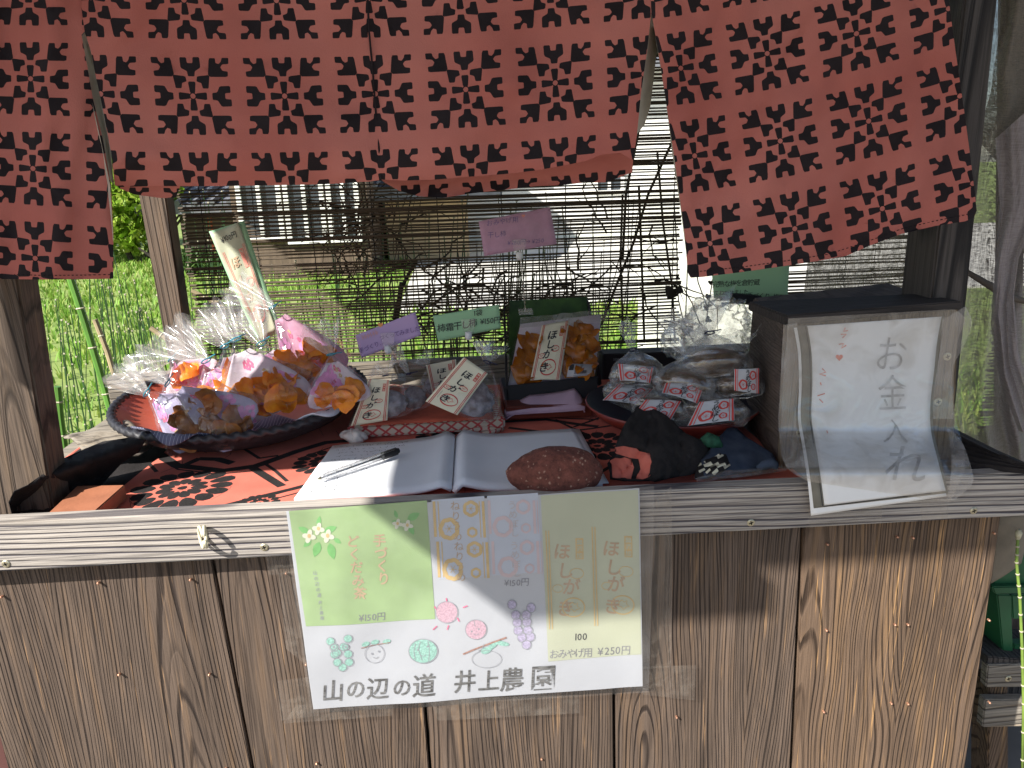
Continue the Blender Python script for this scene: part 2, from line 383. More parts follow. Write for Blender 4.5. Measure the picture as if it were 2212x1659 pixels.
# ------------------------------------------------------------ ground, grass
mk('ground', [(-200,-30,0),(200,-30,0),(200,300,0),(-200,300,0)], [(0,1,2,3)], mat('meadow_soil', (.16,.24,.05), .95, .3, 1.5, .5, 20, col2=(.25,.3,.09)), None)['kind'] = 'structure'
tag(mk('footpath', [(-60,-30,.004),(60,-30,.004),(60,.9,.004),(-60,.9,.004)], [(0,1,2,3)], mat('footpath_gravel', (.20,.175,.15), .95, .25, 3, .5, 60)), kind='structure')
M_conc = mat('pale_concrete', (.62,.6,.54), .9, .15, 1.2, .3, 30)
pd = MB(); pd.box(-.6, 12, 6.4, 13.9, .0, .02); tag(pd.build('concrete_yard', M_conc), kind='structure')
def tufts(n, x0, x1, y0, y1, h0, h1):
    mb = MB()
    for _ in range(n):
        y = y0+(y1-y0)*random.random()**1.6; x = random.uniform(x0, x1)
        if -.7 < x and 6.3 < y: continue
        for k in range(3):
            a = random.uniform(0, 6.28); h = random.uniform(h0, h1)*(.6+.8*max(0, nz(x*1.3, y*1.3)+.4)); b = .006+.002*y/3
            dx, dy = math.cos(a), math.sin(a); px, py = x+random.uniform(-.04, .04), y+random.uniform(-.04, .04)
            l = random.uniform(.2, .8)*h; c, d = px+dx*l*.4, py+dy*l*.4
            mb.add([(px-dy*b, py+dx*b, 0), (px+dy*b, py-dx*b, 0), (c+dy*b*.7, d-dx*b*.7, h*.6), (c-dy*b*.7, d+dx*b*.7, h*.6), (px+dx*l, py+dy*l, h)],
                   [(0,1,2,3),(3,2,4)], random.choice((0, 0, 1)))
    return mb
M_gr1 = mat('grass_green', (.20,.36,.05), .6, .35, 4, trl=.35); M_gr2 = mat('grass_yellow', (.34,.42,.10), .6, .3, 4, trl=.35)
o = tufts(20000, -9, 3, 1.0, 14, .03, .12).build('grass', [M_gr1, M_gr2]); tag(o, kind='stuff')
# ------------------------------------------------------------ far bushes and houses
def leafcloud(mb, c, r, n, size, m=0):
    c = Vector(c)
    for _ in range(n):
        d = Vector((random.gauss(0, 1), random.gauss(0, 1), random.gauss(0, 1))).normalized()*(random.random()**.4)
        p = c+Vector((d.x*r[0], d.y*r[1], d.z*r[2])); p += Vector((nz(*(p*2)), nz(*(p*2+Vector((9,0,0)))), nz(*(p*2+Vector((0,9,0))))))*r[0]*.35
        a = Vector((random.gauss(0, 1), random.gauss(0, 1), random.gauss(0, 1))).normalized(); b = a.cross(Vector((random.random(), .5, random.random()))).normalized()
        s = size*random.uniform(.6, 1.3); mb.add([p-a*s, p+b*s*.5, p+a*s, p-b*s*.5], [(0,1,2,3)], random.choice((m, m, m+1)))
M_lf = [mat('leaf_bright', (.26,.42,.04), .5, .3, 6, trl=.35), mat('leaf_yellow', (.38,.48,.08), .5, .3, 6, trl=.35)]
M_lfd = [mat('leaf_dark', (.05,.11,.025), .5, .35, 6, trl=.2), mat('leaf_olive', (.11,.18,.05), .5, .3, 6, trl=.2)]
def bush(px, Y, zb, blobs, mats, label, leaf=.07):
    x = V(px, 450, Y).x; e = empty('bush', (x, Y, 0), label, 'bush', 'bushes beyond the meadow')
    mb = MB()
    for dx, dz, r, n in blobs: leafcloud(mb, (x+dx, Y+random.uniform(-.3, .3), zb+dz), (r, r, r*.85), n, leaf)
    mb.build('foliage', mats, e)
    t = MB()
    for k in range(4):
        a = random.uniform(-.5, .5); t.tube([(x+a*.2, Y, 0), (x+a, Y, zb*.6), (x+a*2, Y, zb+.3)], [.05, .035, .015], 6)
    t.build('trunk', M_twig, e)
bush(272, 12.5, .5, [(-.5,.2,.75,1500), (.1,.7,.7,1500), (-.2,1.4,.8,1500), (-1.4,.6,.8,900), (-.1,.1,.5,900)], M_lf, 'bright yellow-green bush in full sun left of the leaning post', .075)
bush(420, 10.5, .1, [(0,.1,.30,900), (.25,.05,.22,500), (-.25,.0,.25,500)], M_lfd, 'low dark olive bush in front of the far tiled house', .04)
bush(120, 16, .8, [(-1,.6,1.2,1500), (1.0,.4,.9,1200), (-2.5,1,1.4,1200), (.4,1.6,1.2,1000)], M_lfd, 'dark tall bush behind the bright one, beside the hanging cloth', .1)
M_plas = mat('white_plaster', (.78,.77,.72), .9, .06, 1.5); M_tile = mat('roof_tile_grey', (.14,.145,.16), .6, .2, 8, .5, 12)
M_brn = mat('barn_boards', (.12,.085,.06), .85, .3, 3, .5, 20, stretch=(6,6,.6)); M_oran = mat('ochre_wall', (.52,.38,.22), .9, .15, 2)
M_gla = mat('window_dark', (.05,.06,.07), .15, .1, 3); M_rust = mat('red_steel', (.5,.12,.06), .6, .1, 5)
def house(x0, x1, Y, h, wm, label, roofh=1.2, wins=(), rm=None):
    e = empty('house', ((x0+x1)/2, Y, 0), label, 'house')
    b = MB(); b.box(x0, x1, Y, Y+5, 0, h); b.build('wall', wm, e)
    r = MB(); r.add([(x0-.5,Y-.6,h-.05),(x1+.5,Y-.6,h-.05),(x1+.5,Y+2.5,h+roofh),(x0-.5,Y+2.5,h+roofh),(x0-.5,Y-.6,h-.2),(x1+.5,Y-.6,h-.2),(x1+.5,Y+5.6,h-.05),(x0-.5,Y+5.6,h-.05)],
                    [(0,1,2,3),(4,5,1,0),(3,2,6,7)])
    n = int((x1-x0+1)/.28)
    for i in range(n):
        xx = x0-.5+(i+.5)*.28; r.tube([(xx, Y-.62, h-.02), (xx, Y+2.5, h+roofh+.03)], .05, 5)
    r.build('roof', rm or M_tile, e)
    for (a, c, z0, z1) in wins:
        f = MB()
        for (p, q, s, t) in ((a-.06,c+.06,z0-.06,z0),(a-.06,c+.06,z1,z1+.06),(a-.06,a,z0,z1),(c,c+.06,z0,z1),((a+c)/2-.025,(a+c)/2+.025,z0,z1)):
            f.box(p, q, Y-.07, Y-.003, s, t)
        wf = f.build('window', M_plas, e); g = MB(); g.box(a, c, Y-.02, Y-.004, z0, z1); g.build('pane', M_gla, wf)
    return e
HY = 13; a = V(385, 450, HY).x; b_ = V(492, 450, HY).x
e = house(a, b_+.1, HY, .98, mat('far_wall_brown', (.22,.17,.15), .9, .2, 1), 'small far brown house with grey tiled roof seen past the leaning post', .5, [])
t_ = MB(); t_.box(b_-.28, b_-.22, HY-.3, HY-.24, 0, .96); t_.build('red_post', M_rust, e)
bx0 = V(500, 450, 9.5).x; bx1 = V(795, 450, 9.5).x
house(bx0, bx1, 9.5, 2.3, M_brn, 'dark board barn with pale window frames seen through the reed screen', .9,
      [(bx0+.15, bx0+.6, .55, 1.5), (bx0+.75, bx0+1.15, .5, 1.5), (bx0+1.3, bx0+1.6, .5, 1.45)])
ox0 = V(690, 450, 12).x
house(bx1+.1, V(1010, 450, 11).x, 11, 1.15, M_oran, 'low ochre walled shed seen through the reed screen', .5, [])
house(V(960, 450, 14).x, V(1600, 450, 14).x, 14, 3.2, M_plas, 'white plastered house behind the middle of the reed screen', 1.3,
      [(V(1060,450,14).x, V(1180,450,14).x, 1.1, 1.6), (V(1290,450,14).x, V(1340,450,14).x, .9, 1.7)])
# pebble-dashed white wall behind the right gap
wl = MB(); wl.box(V(1400, 500, 3.1).x, V(1660, 500, 3.1).x, 3.1, 3.3, 0, 1.15)
tag(wl.build('garden_wall', mat('pebble_dash', (.8,.79,.72), .95, .12, 60, .9, 60)), 'low white pebble-dashed wall glowing in the gap below the curtain corner', 'wall')
# ------------------------------------------------------------ the stall
ST = empty('market_stall', (0, .35, 0), 'open roadside stall of weathered planks and posts with a wide front rail', 'stall')
tops = [-130, 442, 886, 1322, 1733, 2163]; bots = [8, 543, 928, 1327, 1710, 2089]
def exb(t, b): return b+(b-t)*.25     # extend below the frame (y 1150..1700 -> 1840)
nails = []
for i in range(5):
    g = 3.2
    a0, a1 = V(tops[i]+g, 1112, .004), V(tops[i+1]-g, 1112, .004)
    yb = 2300; tb = lambda k: tops[k]+(bots[k]-tops[k])*(yb-1150)/(1659-1150)
    c0, c1 = V(tb(i)+g, yb, .004), V(tb(i+1)-g, yb, .004)
    for q in (a0, a1): q.z = .84
    sl0 = c0-a0; sl1 = c1-a1; c0 = a0+sl0*((.84-.02)/(a0.z-c0.z)); c1 = a1+sl1*((.84-.02)/(a1.z-c1.z))
    d = .0015*((i*7) % 3)
    n1, n2 = 24, 10; fr = []
    mb = MB(); T = Vector((0, .02, 0))
    mb.hexa([c0+Vector((0,-d,0)), c1+Vector((0,-d,0)), a1+Vector((0,-d,0)), a0+Vector((0,-d,0)), c0+T, c1+T, a1+T, a0+T])
    o = mb.build('plank', M_plank2 if i == 4 else M_plank, ST); bevel(o, .0015, 2)
for (x, y) in [(212,1305-45),(411,1283-30),(3,1290),(618,1267-28),(257,1458),(452,1458),(661,1436),(488,1662),(306,1676),(684,1650),(1005,1672),(1170,1640),
               (1788,1176),(1939,1160),(1973,1162),(2148,1152),(1786,1362),(1934,1350),(1962,1350),(2137,1340),(1780,1538),(1926,1520),(1962,1521),(2138,1518),(1462,1550),(1440,1668)]:
    p = V(x, y, .0); n_ = MB(); n_.tube([p+Vector((0,.003,0)), p+Vector((0,-.0012,0)), p+Vector((0,-.002,0))], [.0017,.0017,.001], 8); n_.build('nail', M_copper, ST)
# rail board
def hex_px(name, tl, tr, br, bl, Yf, Yb, m, parent=None, bw=.002, **k):
    F = [V(*bl, Yf), V(*br, Yf), V(*tr, Yf), V(*tl, Yf)]; B = [p.copy() for p in F]
    for p in B: p.y = Yb
    mb = MB(); mb.hexa(F+B); o = mb.build(name, m, parent, **k); return bevel(o, bw, 2)
RL = hex_px('front_rail', (-260,1139), (2420,1012), (2420,1104), (-260,1250), -.023, .0015, M_rail, ST, .003)
def screw(x, y, Y, parent, r=.0052, m=M_metal):
    p = V(x, y, Y); mb = MB(); n = 14
    mb.tube([p+Vector((0,.002,0)), p+Vector((0,-.0006,0)), p+Vector((0,-.0014,0))], [r, r, r*.75], n)
    o = mb.build('screw', m, parent); c = MB()
    for a in (.3, .3+math.pi/2):
        dx, dz = math.cos(a), math.sin(a); q = p+Vector((0,-.00155,0)); L_ = r*.55; W_ = r*.14
        c.add([q+Vector((dx*L_-dz*W_,0,dz*L_+dx*W_)), q+Vector((dx*L_+dz*W_,0,dz*L_-dx*W_)), q+Vector((-dx*L_+dz*W_,0,-dz*L_-dx*W_)), q+Vector((-dx*L_-dz*W_,0,-dz*L_+dx*W_))], [(0,1,2,3)])
    c.build('cross_slot', M_dark, o); return o
for x, y in ((13,1218), (571,1182), (1622,1129), (2103,1103)): screw(x, y, -.0232, RL)
hk = MB(); hc = V(439, 1160, -.0335)
for o_, tw_ in ((-.0022, .25), (.0026, -.1)):
    hk.tube([hc+Vector((o_+math.cos(t)*.0105*math.sin(tw_+.35), -math.cos(t)*.0105, math.sin(t)*.0135)) for t in [2*math.pi*k/20*.93+.4 for k in range(21)]], .0020, 8)
hk.tube([hc+Vector((0,.012,-.006)), hc+Vector((0,.004,-.009))], .0024, 8)
hk.build('cord_hook', M_ring, RL, True)
# posts
def post(name, corners_top, corners_bot, Y, dep, m, side=1):
    (tx0, ty0), (tx1, ty1) = corners_top; (bx0_, by0), (bx1_, by1) = corners_bot
    F = [V(bx0_, by0, Y), V(bx1_, by1, Y), V(tx1, ty1, Y), V(tx0, ty0, Y)]
    def ext(t, b, z): return b+(t-b)*((z-b.z)/(t.z-b.z))
    A = [ext(F[3], F[0], 0.0), ext(F[2], F[1], 0.0), ext(F[2], F[1], 1.62), ext(F[3], F[0], 1.62)]
    B = [p+Vector((0, dep, 0)) for p in A]; mb = MB(); mb.hexa(A+B); return bevel(mb.build(name, m, ST), .003, 2)
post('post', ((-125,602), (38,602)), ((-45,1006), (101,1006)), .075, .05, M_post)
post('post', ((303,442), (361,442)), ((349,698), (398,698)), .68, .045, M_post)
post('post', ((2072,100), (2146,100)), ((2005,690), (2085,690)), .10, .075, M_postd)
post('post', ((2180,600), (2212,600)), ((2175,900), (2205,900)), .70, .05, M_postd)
tb = MB(); tb.box(-.72, .76, .024, .80, .80, .835); tb.build('tabletop', M_grey, ST)
tb = MB(); tb.box(-.78, -.585, .03, .05, .0, .80); tb.build('side_panel', mat('maroon_board', (.09,.035,.03), .8, .2, 6), ST)
tb = MB(); tb.box(-.58, .72, .026, .034, .02, .79); tb.build('gap_shade_panel', M_dark, ST)  # dark sheet added behind the planks so their gaps read as shade
tb = MB(); tb.box(-.80, .80, .73, .775, .80, .868); bevel(tb.build('back_rail', M_grey, ST), .003)
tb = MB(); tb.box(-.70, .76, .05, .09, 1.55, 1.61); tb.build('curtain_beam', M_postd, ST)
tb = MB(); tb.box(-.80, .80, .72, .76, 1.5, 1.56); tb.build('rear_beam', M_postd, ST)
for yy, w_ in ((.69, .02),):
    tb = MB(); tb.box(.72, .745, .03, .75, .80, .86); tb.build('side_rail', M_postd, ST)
# roof: front eave overhangs the customer; unseen left step added to shape the shadow
rf = MB(); rf.box(-.88, 1.7, -.90, .85, 1.95, 2.0); rf.box(-1.22, -.88, -.957, .85, 1.952, 2.002)
rf.build('roof', M_grey, ST)
rf = MB(); rf.box(-1.08, -.72, -.30, -.28, 1.51, 1.95)
rf.build('shade_board', M_grey, ST)  # unseen board above the view, added only to shade the left curtain flap
# ------------------------------------------------------------ printed curtain (noren)
NC = empty('noren_curtain', (0, -.03, 1.6), 'faded red curtain in three flaps printed with black blocky crosses, hung above the counter', 'curtain')
nwa = [(866,329),(905,329),(912,350),(926,364),(943,358),(945,331),(981,331),(995,436),(879,436),(876,406),(907,401),(918,382),(905,366),(868,363)]
nwb = [(990,430),(1064,438),(1069,467),(1042,476),(1036,506),(1002,506),(997,472)]
nwa, nwb = [[((x-1101)/562., (y-553)/560.) for x, y in P] for P in (nwa, nwb)]
nn = [(1046,328),(1083,328),(1086,360),(1116,360),(1119,326),(1156,326),(1158,385),(1125,405),(1121,434),(1085,434),(1081,405),(1048,388)]
nn = [((x-1102)/535., (y-553)/560.) for x, y in nn]
E_ = [(y*1.0, x) for x, y in nn]
arm = [(-.040,-.15),(.040,-.15),(.026,-.032),(-.026,-.032)]
MOT = [[(a*x, b*y) for x, y in P] for P in (nwa, nwb) for a in (1, -1) for b in (1, -1)]+[
       nn, [(x, -y) for x, y in nn], [(y*1.02, x) for x, y in nn], [(-y*1.02, x) for x, y in nn]]
for k in range(4):
    a = k*math.pi/2; MOT.append([(x*math.cos(a)-y*math.sin(a), x*math.sin(a)+y*math.cos(a)) for x, y in arm])
circ = [(.034*math.cos(t), .034*math.sin(t)) for t in [2*math.pi*k/10 for k in range(10)]]
MOT = [chaikin([(x*1.0+.05*(x-sum(q[0] for q in P)/len(P)), y+.05*(y-sum(q[1] for q in P)/len(P))) for x, y in P], 1, .12) for P in MOT]
ringpoly = []
for k in range(8):
    a, b2 = 2*math.pi*k/8, 2*math.pi*(k+1)/8
    ringpoly.append([(.040*math.cos(a), .040*math.sin(a)), (.040*math.cos(b2), .040*math.sin(b2)), (.029*math.cos(b2), .029*math.sin(b2)), (.029*math.cos(a), .029*math.sin(a))])
MOT += ringpoly
def qfit(pts):
    A = np.array([[1, i, j, i*j] for (i, j), _ in pts], float); B = np.array([p for _, p in pts], float)
    if len(pts) >= 7: A = np.c_[A, A[:, 1]**2, A[:, 2]**2]
    X = np.linalg.lstsq(A, B, rcond=None)[0]
    def f(i, j):
        r = [1, i, j, i*j]+([i*i, j*j] if len(pts) >= 7 else []); v = np.array(r)@X; return float(v[0]), float(v[1])
    return f
def panel(name, outline, fit, ir, jr, surf, parent=NC, step=15, label=None, mats=None):
    polys = []
    xs = [p[0] for p in outline]; ys = [p[1] for p in outline]
    for i in ir:
        for j in jr:
            for P in MOT:
                Q = [fit(i+x, j+y) for x, y in P]
                if max(q[0] for q in Q) < min(xs) or min(q[0] for q in Q) > max(xs) or max(q[1] for q in Q) < min(ys) or min(q[1] for q in Q) > max(ys): continue
                polys.append(Q)
    vs, fs, mi = pxmesh(outline, polys, step, surf)
    o = mk(name, vs, fs, mats or [M_red, M_black], parent, True, mi)
    if label: o['label'] = label
    return o
fL = qfit([((0,1),(67,168)), ((0,2),(69,368)), ((0,3),(77,556)), ((1,1),(262,170)), ((1,2),(270,382)), ((1,3),(272,570))])
fM = qfit([((0,1),(217,204)), ((1,1),(421,206)), ((2,1),(611,202)), ((3,1),(813,209)), ((4,1),(1006,189)), ((5,1),(1198,179)), ((6,1),(1391,164)), ((1,0),(398,2)), ((3,0),(792,-4)), ((5,0),(1190,-26)),
           ((1,2),(433,409)), ((3,2),(832,412)), ((5,2),(1208,375)), ((6,2),(1402,358))])
fR = qfit([((0,0),(1471,144)), ((0,1),(1504,335)), ((0,2),(1532,525)), ((1,0),(1657,121)), ((1,1),(1679,314)), ((1,2),(1718,497)), ((2,0),(1849,69)), ((2,1),(1880,253)), ((2,2),(1909,445)),
           ((3,0),(2050,20)), ((3,1),(2073,208)), ((3,2),(2099,400))])
def sL(x, y): return V(x, y, -.034+.007*math.sin(x*.035+1)+.0022*math.sin(x*.09+y*.01+2*nz(x*.006, y*.006))+.003*nz(x*.02, y*.02, 2)+.004*nz(x*.01, y*.006)+.012*max(0, (x-150)/90)**2*(y > 60)*min(1, (y-60)/200))
def sM(x, y):
    k = math.exp(-((x-815)/10)**2)
    return V(x, y, -.03+.005*math.sin(x*.016+y*.006)+.014*nz(x*.006, y*.006, 3)+.0022*math.sin((x+y*.7)*.06+3*nz(x*.004, y*.008))*max(0, nz(x*.005, y*.005, 11)+.3)+.003*nz(x*.02, y*.02, 6)+.0035*k+(.03*max(0, (y-330)/80)**2)-.006*nz(x*.012, y*.02, 8)*(y/400))
def sR(x, y):
    d = (x-1500)*.9+(y-100)*.45
    return V(x, y, -.026+.009*math.sin(d*.017)+.006*math.sin(d*.041+1)*(y/500)+.012*nz(x*.008, y*.004, 5)+.0022*math.sin(d*.085+2*nz(x*.006, y*.006))+.003*nz(x*.02, y*.02, 7)+.02*max(0, (1470-x)/60)**2*(y > 40)*.3)
oL = [(-330,-110),(172,-110),(176,20),(183,68),(176,75),(188,140),(200,210),(222,300),(240,400),(245,500),(245,602),(190,603),(100,604),(20,603),(-330,598)]
panel('curtain_panel', oL, fL, range(-3, 2), range(-1, 5), sL, label='left flap hanging lowest at the left post')
oM = [(172,-110),(1402,-110),(1407,26),(1398,110),(1385,200),(1376,290),(1368,345),(1362,344),(1340,330),(1300,334),(1265,348),(1215,358),(1160,368),(1090,376),(1010,382),(940,388),(870,390),(826,388),(800,392),(700,398),(600,400),(480,402),(390,402),(330,402),(258,404),(248,400),(240,330),(225,250),(208,170),(196,110),(183,68),(176,20)]
panel('curtain_panel', oM, fM, range(-1, 8), range(-1, 4), sM, label='wide middle flap with a seam')
oR = [(1402,-110),(2040,-110),(2052,20),(2064,110),(2080,220),(2095,330),(2106,420),(2110,455),(2104,470),(2085,478),(2020,488),(1945,506),(1880,530),(1830,552),(1790,560),(1700,574),(1600,588),(1520,598),(1492,600),(1486,590),(1478,500),(1466,410),(1455,330),(1440,230),(1425,130),(1407,26)]
panel('curtain_panel', oR, fR, range(-2, 5), range(-2, 4), sR, label='right flap pulled askew towards the post')
# rolled hems under the middle flap
def hem(P0, P1, i0, fit, lab):
    top, bot = P0, P1; out = top+bot[::-1]
    cy = sum(p[1] for p in out)/len(out)
    polys = [[((x)+i0, y) for x, y in [fit(i+a*1.0, 2.28+b*.75) for a, b in P]] for i in range(0, 8) for P in MOT[:16]]
    ysrt = lambda x, y: V(x, y, -.0+.03*math.sin((y-min(p[1] for p in out))/40)+.004*nz(x*.03, y*.05))
    vs, fs, mi = pxmesh(out, polys, 9, ysrt); o = mk('hem_fold', vs, fs, [M_red, M_black], NC, True, mi)
hem([(252,396),(300,398),(350,398),(392,396)], [(256,406),(290,420),(350,428),(380,427)], 0, fM, '')
hem([(815,380),(870,384),(940,382),(1010,376),(1090,370),(1160,362),(1215,352),(1265,340),(1300,328),(1345,326),(1368,338)],
    [(830,394),(862,412),(905,424),(960,427),(1015,418),(1090,410),(1160,402),(1215,400),(1265,394),(1310,394),(1366,372)], 60, fM, '')
# pale lining turned out along the slits
def lining(L, Rr, y0, y1):
    mb = MB(); n = len(L)-1
    mb.grid(lambda u, v: V(L[int(round(v*n))][0]*(1-u)+Rr[int(round(v*n))][0]*u, L[int(round(v*n))][1]*(1-u)+Rr[int(round(v*n))][1]*u, y0*(1-u)+y1*u+.003*math.sin(v*20)), 3, n)
    mb.build('lining_edge', M_lin, NC, True)
lining([(174,82),(182,130),(192,190),(204,260),(216,330),(232,380)], [(183,70),(204,130),(220,190),(232,260),(240,330),(246,400)], .006, -.02)
lining([(172,92),(176,150),(188,215),(206,300),(224,400),(240,520)], [(178,92),(184,150),(198,215),(217,300),(238,400),(245,520)], -.01, -.026)
lining([(1405,30),(1396,110),(1384,200),(1376,290)], [(1411,32),(1419,110),(1405,230),(1392,270)], -.02, .012)
lining([(1412,60),(1436,200),(1452,330),(1470,450),(1484,560),(1494,600)], [(1414,60),(1440,200),(1456,330),(1478,450),(1494,560),(1497,598)], .02, -.012)
# seam thread and a cord down the middle flap
s_ = MB(); s_.tube([sM(x, y)+Vector((0,-.0015,0)) for x, y in [(793,-60),(797,60),(806,160),(812,240),(819,320),(824,385)]], .0011, 5); s_.build('seam', M_black, NC)
for sf_, pts in ((sL, [(0,592),(100,595),(190,594),(243,593)]), (sR, [(1492,588),(1600,577),(1700,563),(1790,549),(1880,519),(1945,495),(2020,477),(2095,462)])):
    st_ = MB()
    for (x0, y0), (x1, y1) in zip(pts, pts[1:]):
        n = int(math.hypot(x1-x0, y1-y0)/9)
        for k in range(n): st_.tube([sf_(x0+(x1-x0)*(k+a)/n, y0+(y1-y0)*(k+a)/n)+Vector((0,-.0006,0)) for a in (.15, .65)], .0005, 4)
    o_ = st_.build('hem_stitching', M_black, NC); o_['kind'] = 'stuff'
# ------------------------------------------------------------ reed screens
def screen(px0, px1, y0, y1, Y, label, sag=0, gap=.0072, seed=1, thx=()):
    rnd = random.Random(seed); A = V(px0, y1, Y); B = V(px1, y1, Y); z0 = A.z; z1 = V((px0+px1)/2, y0, Y).z
    e = empty('reed_screen', ((A.x+B.x)/2, Y, z0), label, 'reed screen', 'reed screens at the back of the stall')
    mb = MB(); z = z0; seg = 10
    while z < z1:
        r = rnd.uniform(.0015, .0030); dz = rnd.uniform(-.0016, .0016); xe = rnd.uniform(-.006, .006); L_ = []
        for k in range(seg+1):
            x = A.x+(B.x-A.x)*k/seg; L_.append((x+xe*(k in (0, seg)), Y+.002*math.sin(k*2+z*90), z+dz*(k/seg-.5)*2+.0011*nz(x*9, z*60, seed)+sag*math.sin(math.pi*k/seg)*(1-(z-z0)/(z1-z0))))
        mb.tube(L_, r, 4, cap=False)
        z += gap*rnd.uniform(.62, 1.25) if rnd.random() > .03 else gap*1.9
    mb.build('reeds', M_reed, e)
    for x in thx:
        t = MB(); x = A.x+(B.x-A.x)*x
        t.tube([(x+.003*nz(x*3, zz*9), Y+(-.003 if k % 2 else .003), zz) for k, zz in enumerate(np.linspace(z0, z1, int((z1-z0)/.008)))], .0011, 4); t.build('binding_thread', M_thread, e)
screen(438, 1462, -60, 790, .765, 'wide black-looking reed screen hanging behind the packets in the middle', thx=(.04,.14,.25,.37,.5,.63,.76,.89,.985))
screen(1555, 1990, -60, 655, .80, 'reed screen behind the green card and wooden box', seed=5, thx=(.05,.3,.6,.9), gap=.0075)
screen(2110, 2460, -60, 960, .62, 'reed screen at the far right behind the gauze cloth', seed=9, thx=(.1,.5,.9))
# ------------------------------------------------------------ gauze cloths on the right
M_gauze = sheer('gauze_mauve', (.40,.345,.335), .84); M_gauze2 = sheer('gauze_brown', (.27,.23,.19), .8)
def drape(name, L, Rr, Y0, amp, m, label, fr=5, nu=40, nv=30, grp='gauze cloths hung at the right side'):
    mb = MB(); n = len(L)-1
    def ip(P, v):
        k = min(int(v*n), n-1); t = v*n-k; return P[k][0]*(1-t)+P[k+1][0]*t, P[k][1]*(1-t)+P[k+1][1]*t
    def f(u, v):
        a, b = ip(L, v), ip(Rr, v); return V(a[0]*(1-u)+b[0]*u, a[1]*(1-u)+b[1]*u, Y0+amp*(math.sin(u*fr*6.28+1.3*v*2+nz(u*2, v*3)*2)+.5*nz(u*8, v*3, 4)))
    mb.grid(f, nu, nv); o = mb.build(name, m, None, True); tag(o, label, 'cloth', grp); return o
drape('gauze_cloth', [(2080,-80),(2080,150),(2072,300),(2060,470),(2045,660),(2040,850),(2060,930)], [(2270,-80),(2270,150),(2260,300),(2250,520),(2235,700),(2228,900),(2240,1010)], .30, .018, M_gauze, 'mauve gauze cloth hanging right of the dark post', 3)
drape('gauze_cloth', [(1750,480),(1745,560),(1738,620),(1730,690)], [(1990,450),(1992,520),(1990,600),(1985,690)], .60, .014, M_gauze2, 'brown gauze cloth behind the top of the wooden box', 4)
drape('gauze_cloth', [(2165,-60),(2160,60),(2140,200),(2110,300)], [(2290,-60),(2290,150),(2280,340),(2270,480)], .24, .02, M_gauze2, 'brownish gauze swag at the top right corner', 2)
drape('gauze_cloth', [(2150,300),(2160,440),(2150,560),(2140,700),(2160,820),(2200,930)], [(2262,200),(2260,420),(2200,560),(2190,640),(2200,760),(2262,960)], .20, .012, sheer('gauze_mauve_dense', (.42,.36,.36), .92), 'dense folded mauve gauze at the right picture edge, bulging over the rail end', 1.5)
# rope-like fold under the curtain corner
t = MB(); t.tube([V(x, y, .27) for x, y in ((2085,585),(2110,600),(2140,618),(2175,640),(2230,655))], [.004,.005,.006,.006,.005], 6); tag(t.build('twisted_cloth_strip', M_greycl, None, True), 'thin twisted cloth strip tied from the dark post to the gauze', 'cloth strip')
#PART3

# ------------------------------------------------------------ horsetails, canes and vines behind the stall
M_hs = mat('horsetail_green', (.03,.08,.02), .5, .4, 20); M_node = mat('horsetail_node', (.45,.42,.30), .7, .2, 40); M_bam = mat('cane_green', (.10,.24,.04), .4, .25, 9)
M_can = mat('dry_cane', (.36,.29,.17), .6, .3, 15)
def clump(px0, px1, Y, n, ytop, label, seed, lean=.12, r=.0021, mt=None, tw=0, zmax=None, vine=False):
    rnd = random.Random(seed); base = V((px0+px1)/2, 700, Y); e = empty('horsetail_clump', (base.x, Y, 0), label, 'plant', 'horsetail plants behind the stall')
    s = MB()
    for _ in range(n):
        x = rnd.uniform(px0, px1); yy = Y+rnd.uniform(0, .22); top = V(x+rnd.gauss(0, lean*200), rnd.uniform(*ytop), yy); b = V(x, 800, yy); b.z = .0; b.x += rnd.uniform(-.05, .05)
        mid = (top+b)/2+Vector((rnd.uniform(-.03, .03), 0, 0)); P = [b, (b+mid)/2+Vector((rnd.uniform(-.01,.01),0,0)), mid, (mid+top)/2+Vector((rnd.uniform(-.02,.02),0,0)), top]
        rr = r*rnd.uniform(.6, 1.3); s.tube(P, [rr, rr, rr*.95, rr*.85, rr*.5], 5)
        nn_ = 11
        for q in range(5, nn_+1):
            t = q/nn_*(len(P)-1); i = min(int(t), len(P)-2); p = P[i].lerp(P[i+1], t-i); d = (P[i+1]-P[i]).normalized()
            s.tube([p-d*.0018, p+d*.0018], rr*1.25, 5, 1)
    s.build('stems', [mt or M_hs, M_node], e)
clump(85, 165, .95, 10, (600, 720), 'thin green horsetails close to the left post', 1)
clump(170, 285, .90, 15, (430, 640), 'tall green horsetails under the slit of the curtain', 2)
clump(270, 345, .88, 16, (600, 720), 'short green horsetails just left of the leaning post', 3, .06)
clump(400, 480, .92, 20, (400, 620), 'horsetails between the leaning post and the reed screen', 4, .1)
clump(480, 700, .86, 22, (560, 720), 'dark horsetails behind the left part of the reed screen', 5, .25)
clump(700, 960, .87, 34, (430, 640), 'dense dark horsetails behind the purple card', 6, .3)
clump(960, 1260, .86, 52, (420, 620), 'tangled dark horsetails behind the pink card', 7, .35)
clump(1200, 1450, .87, 14, (400, 640), 'sparse dark stems behind the right of the reed screen', 8, .3)
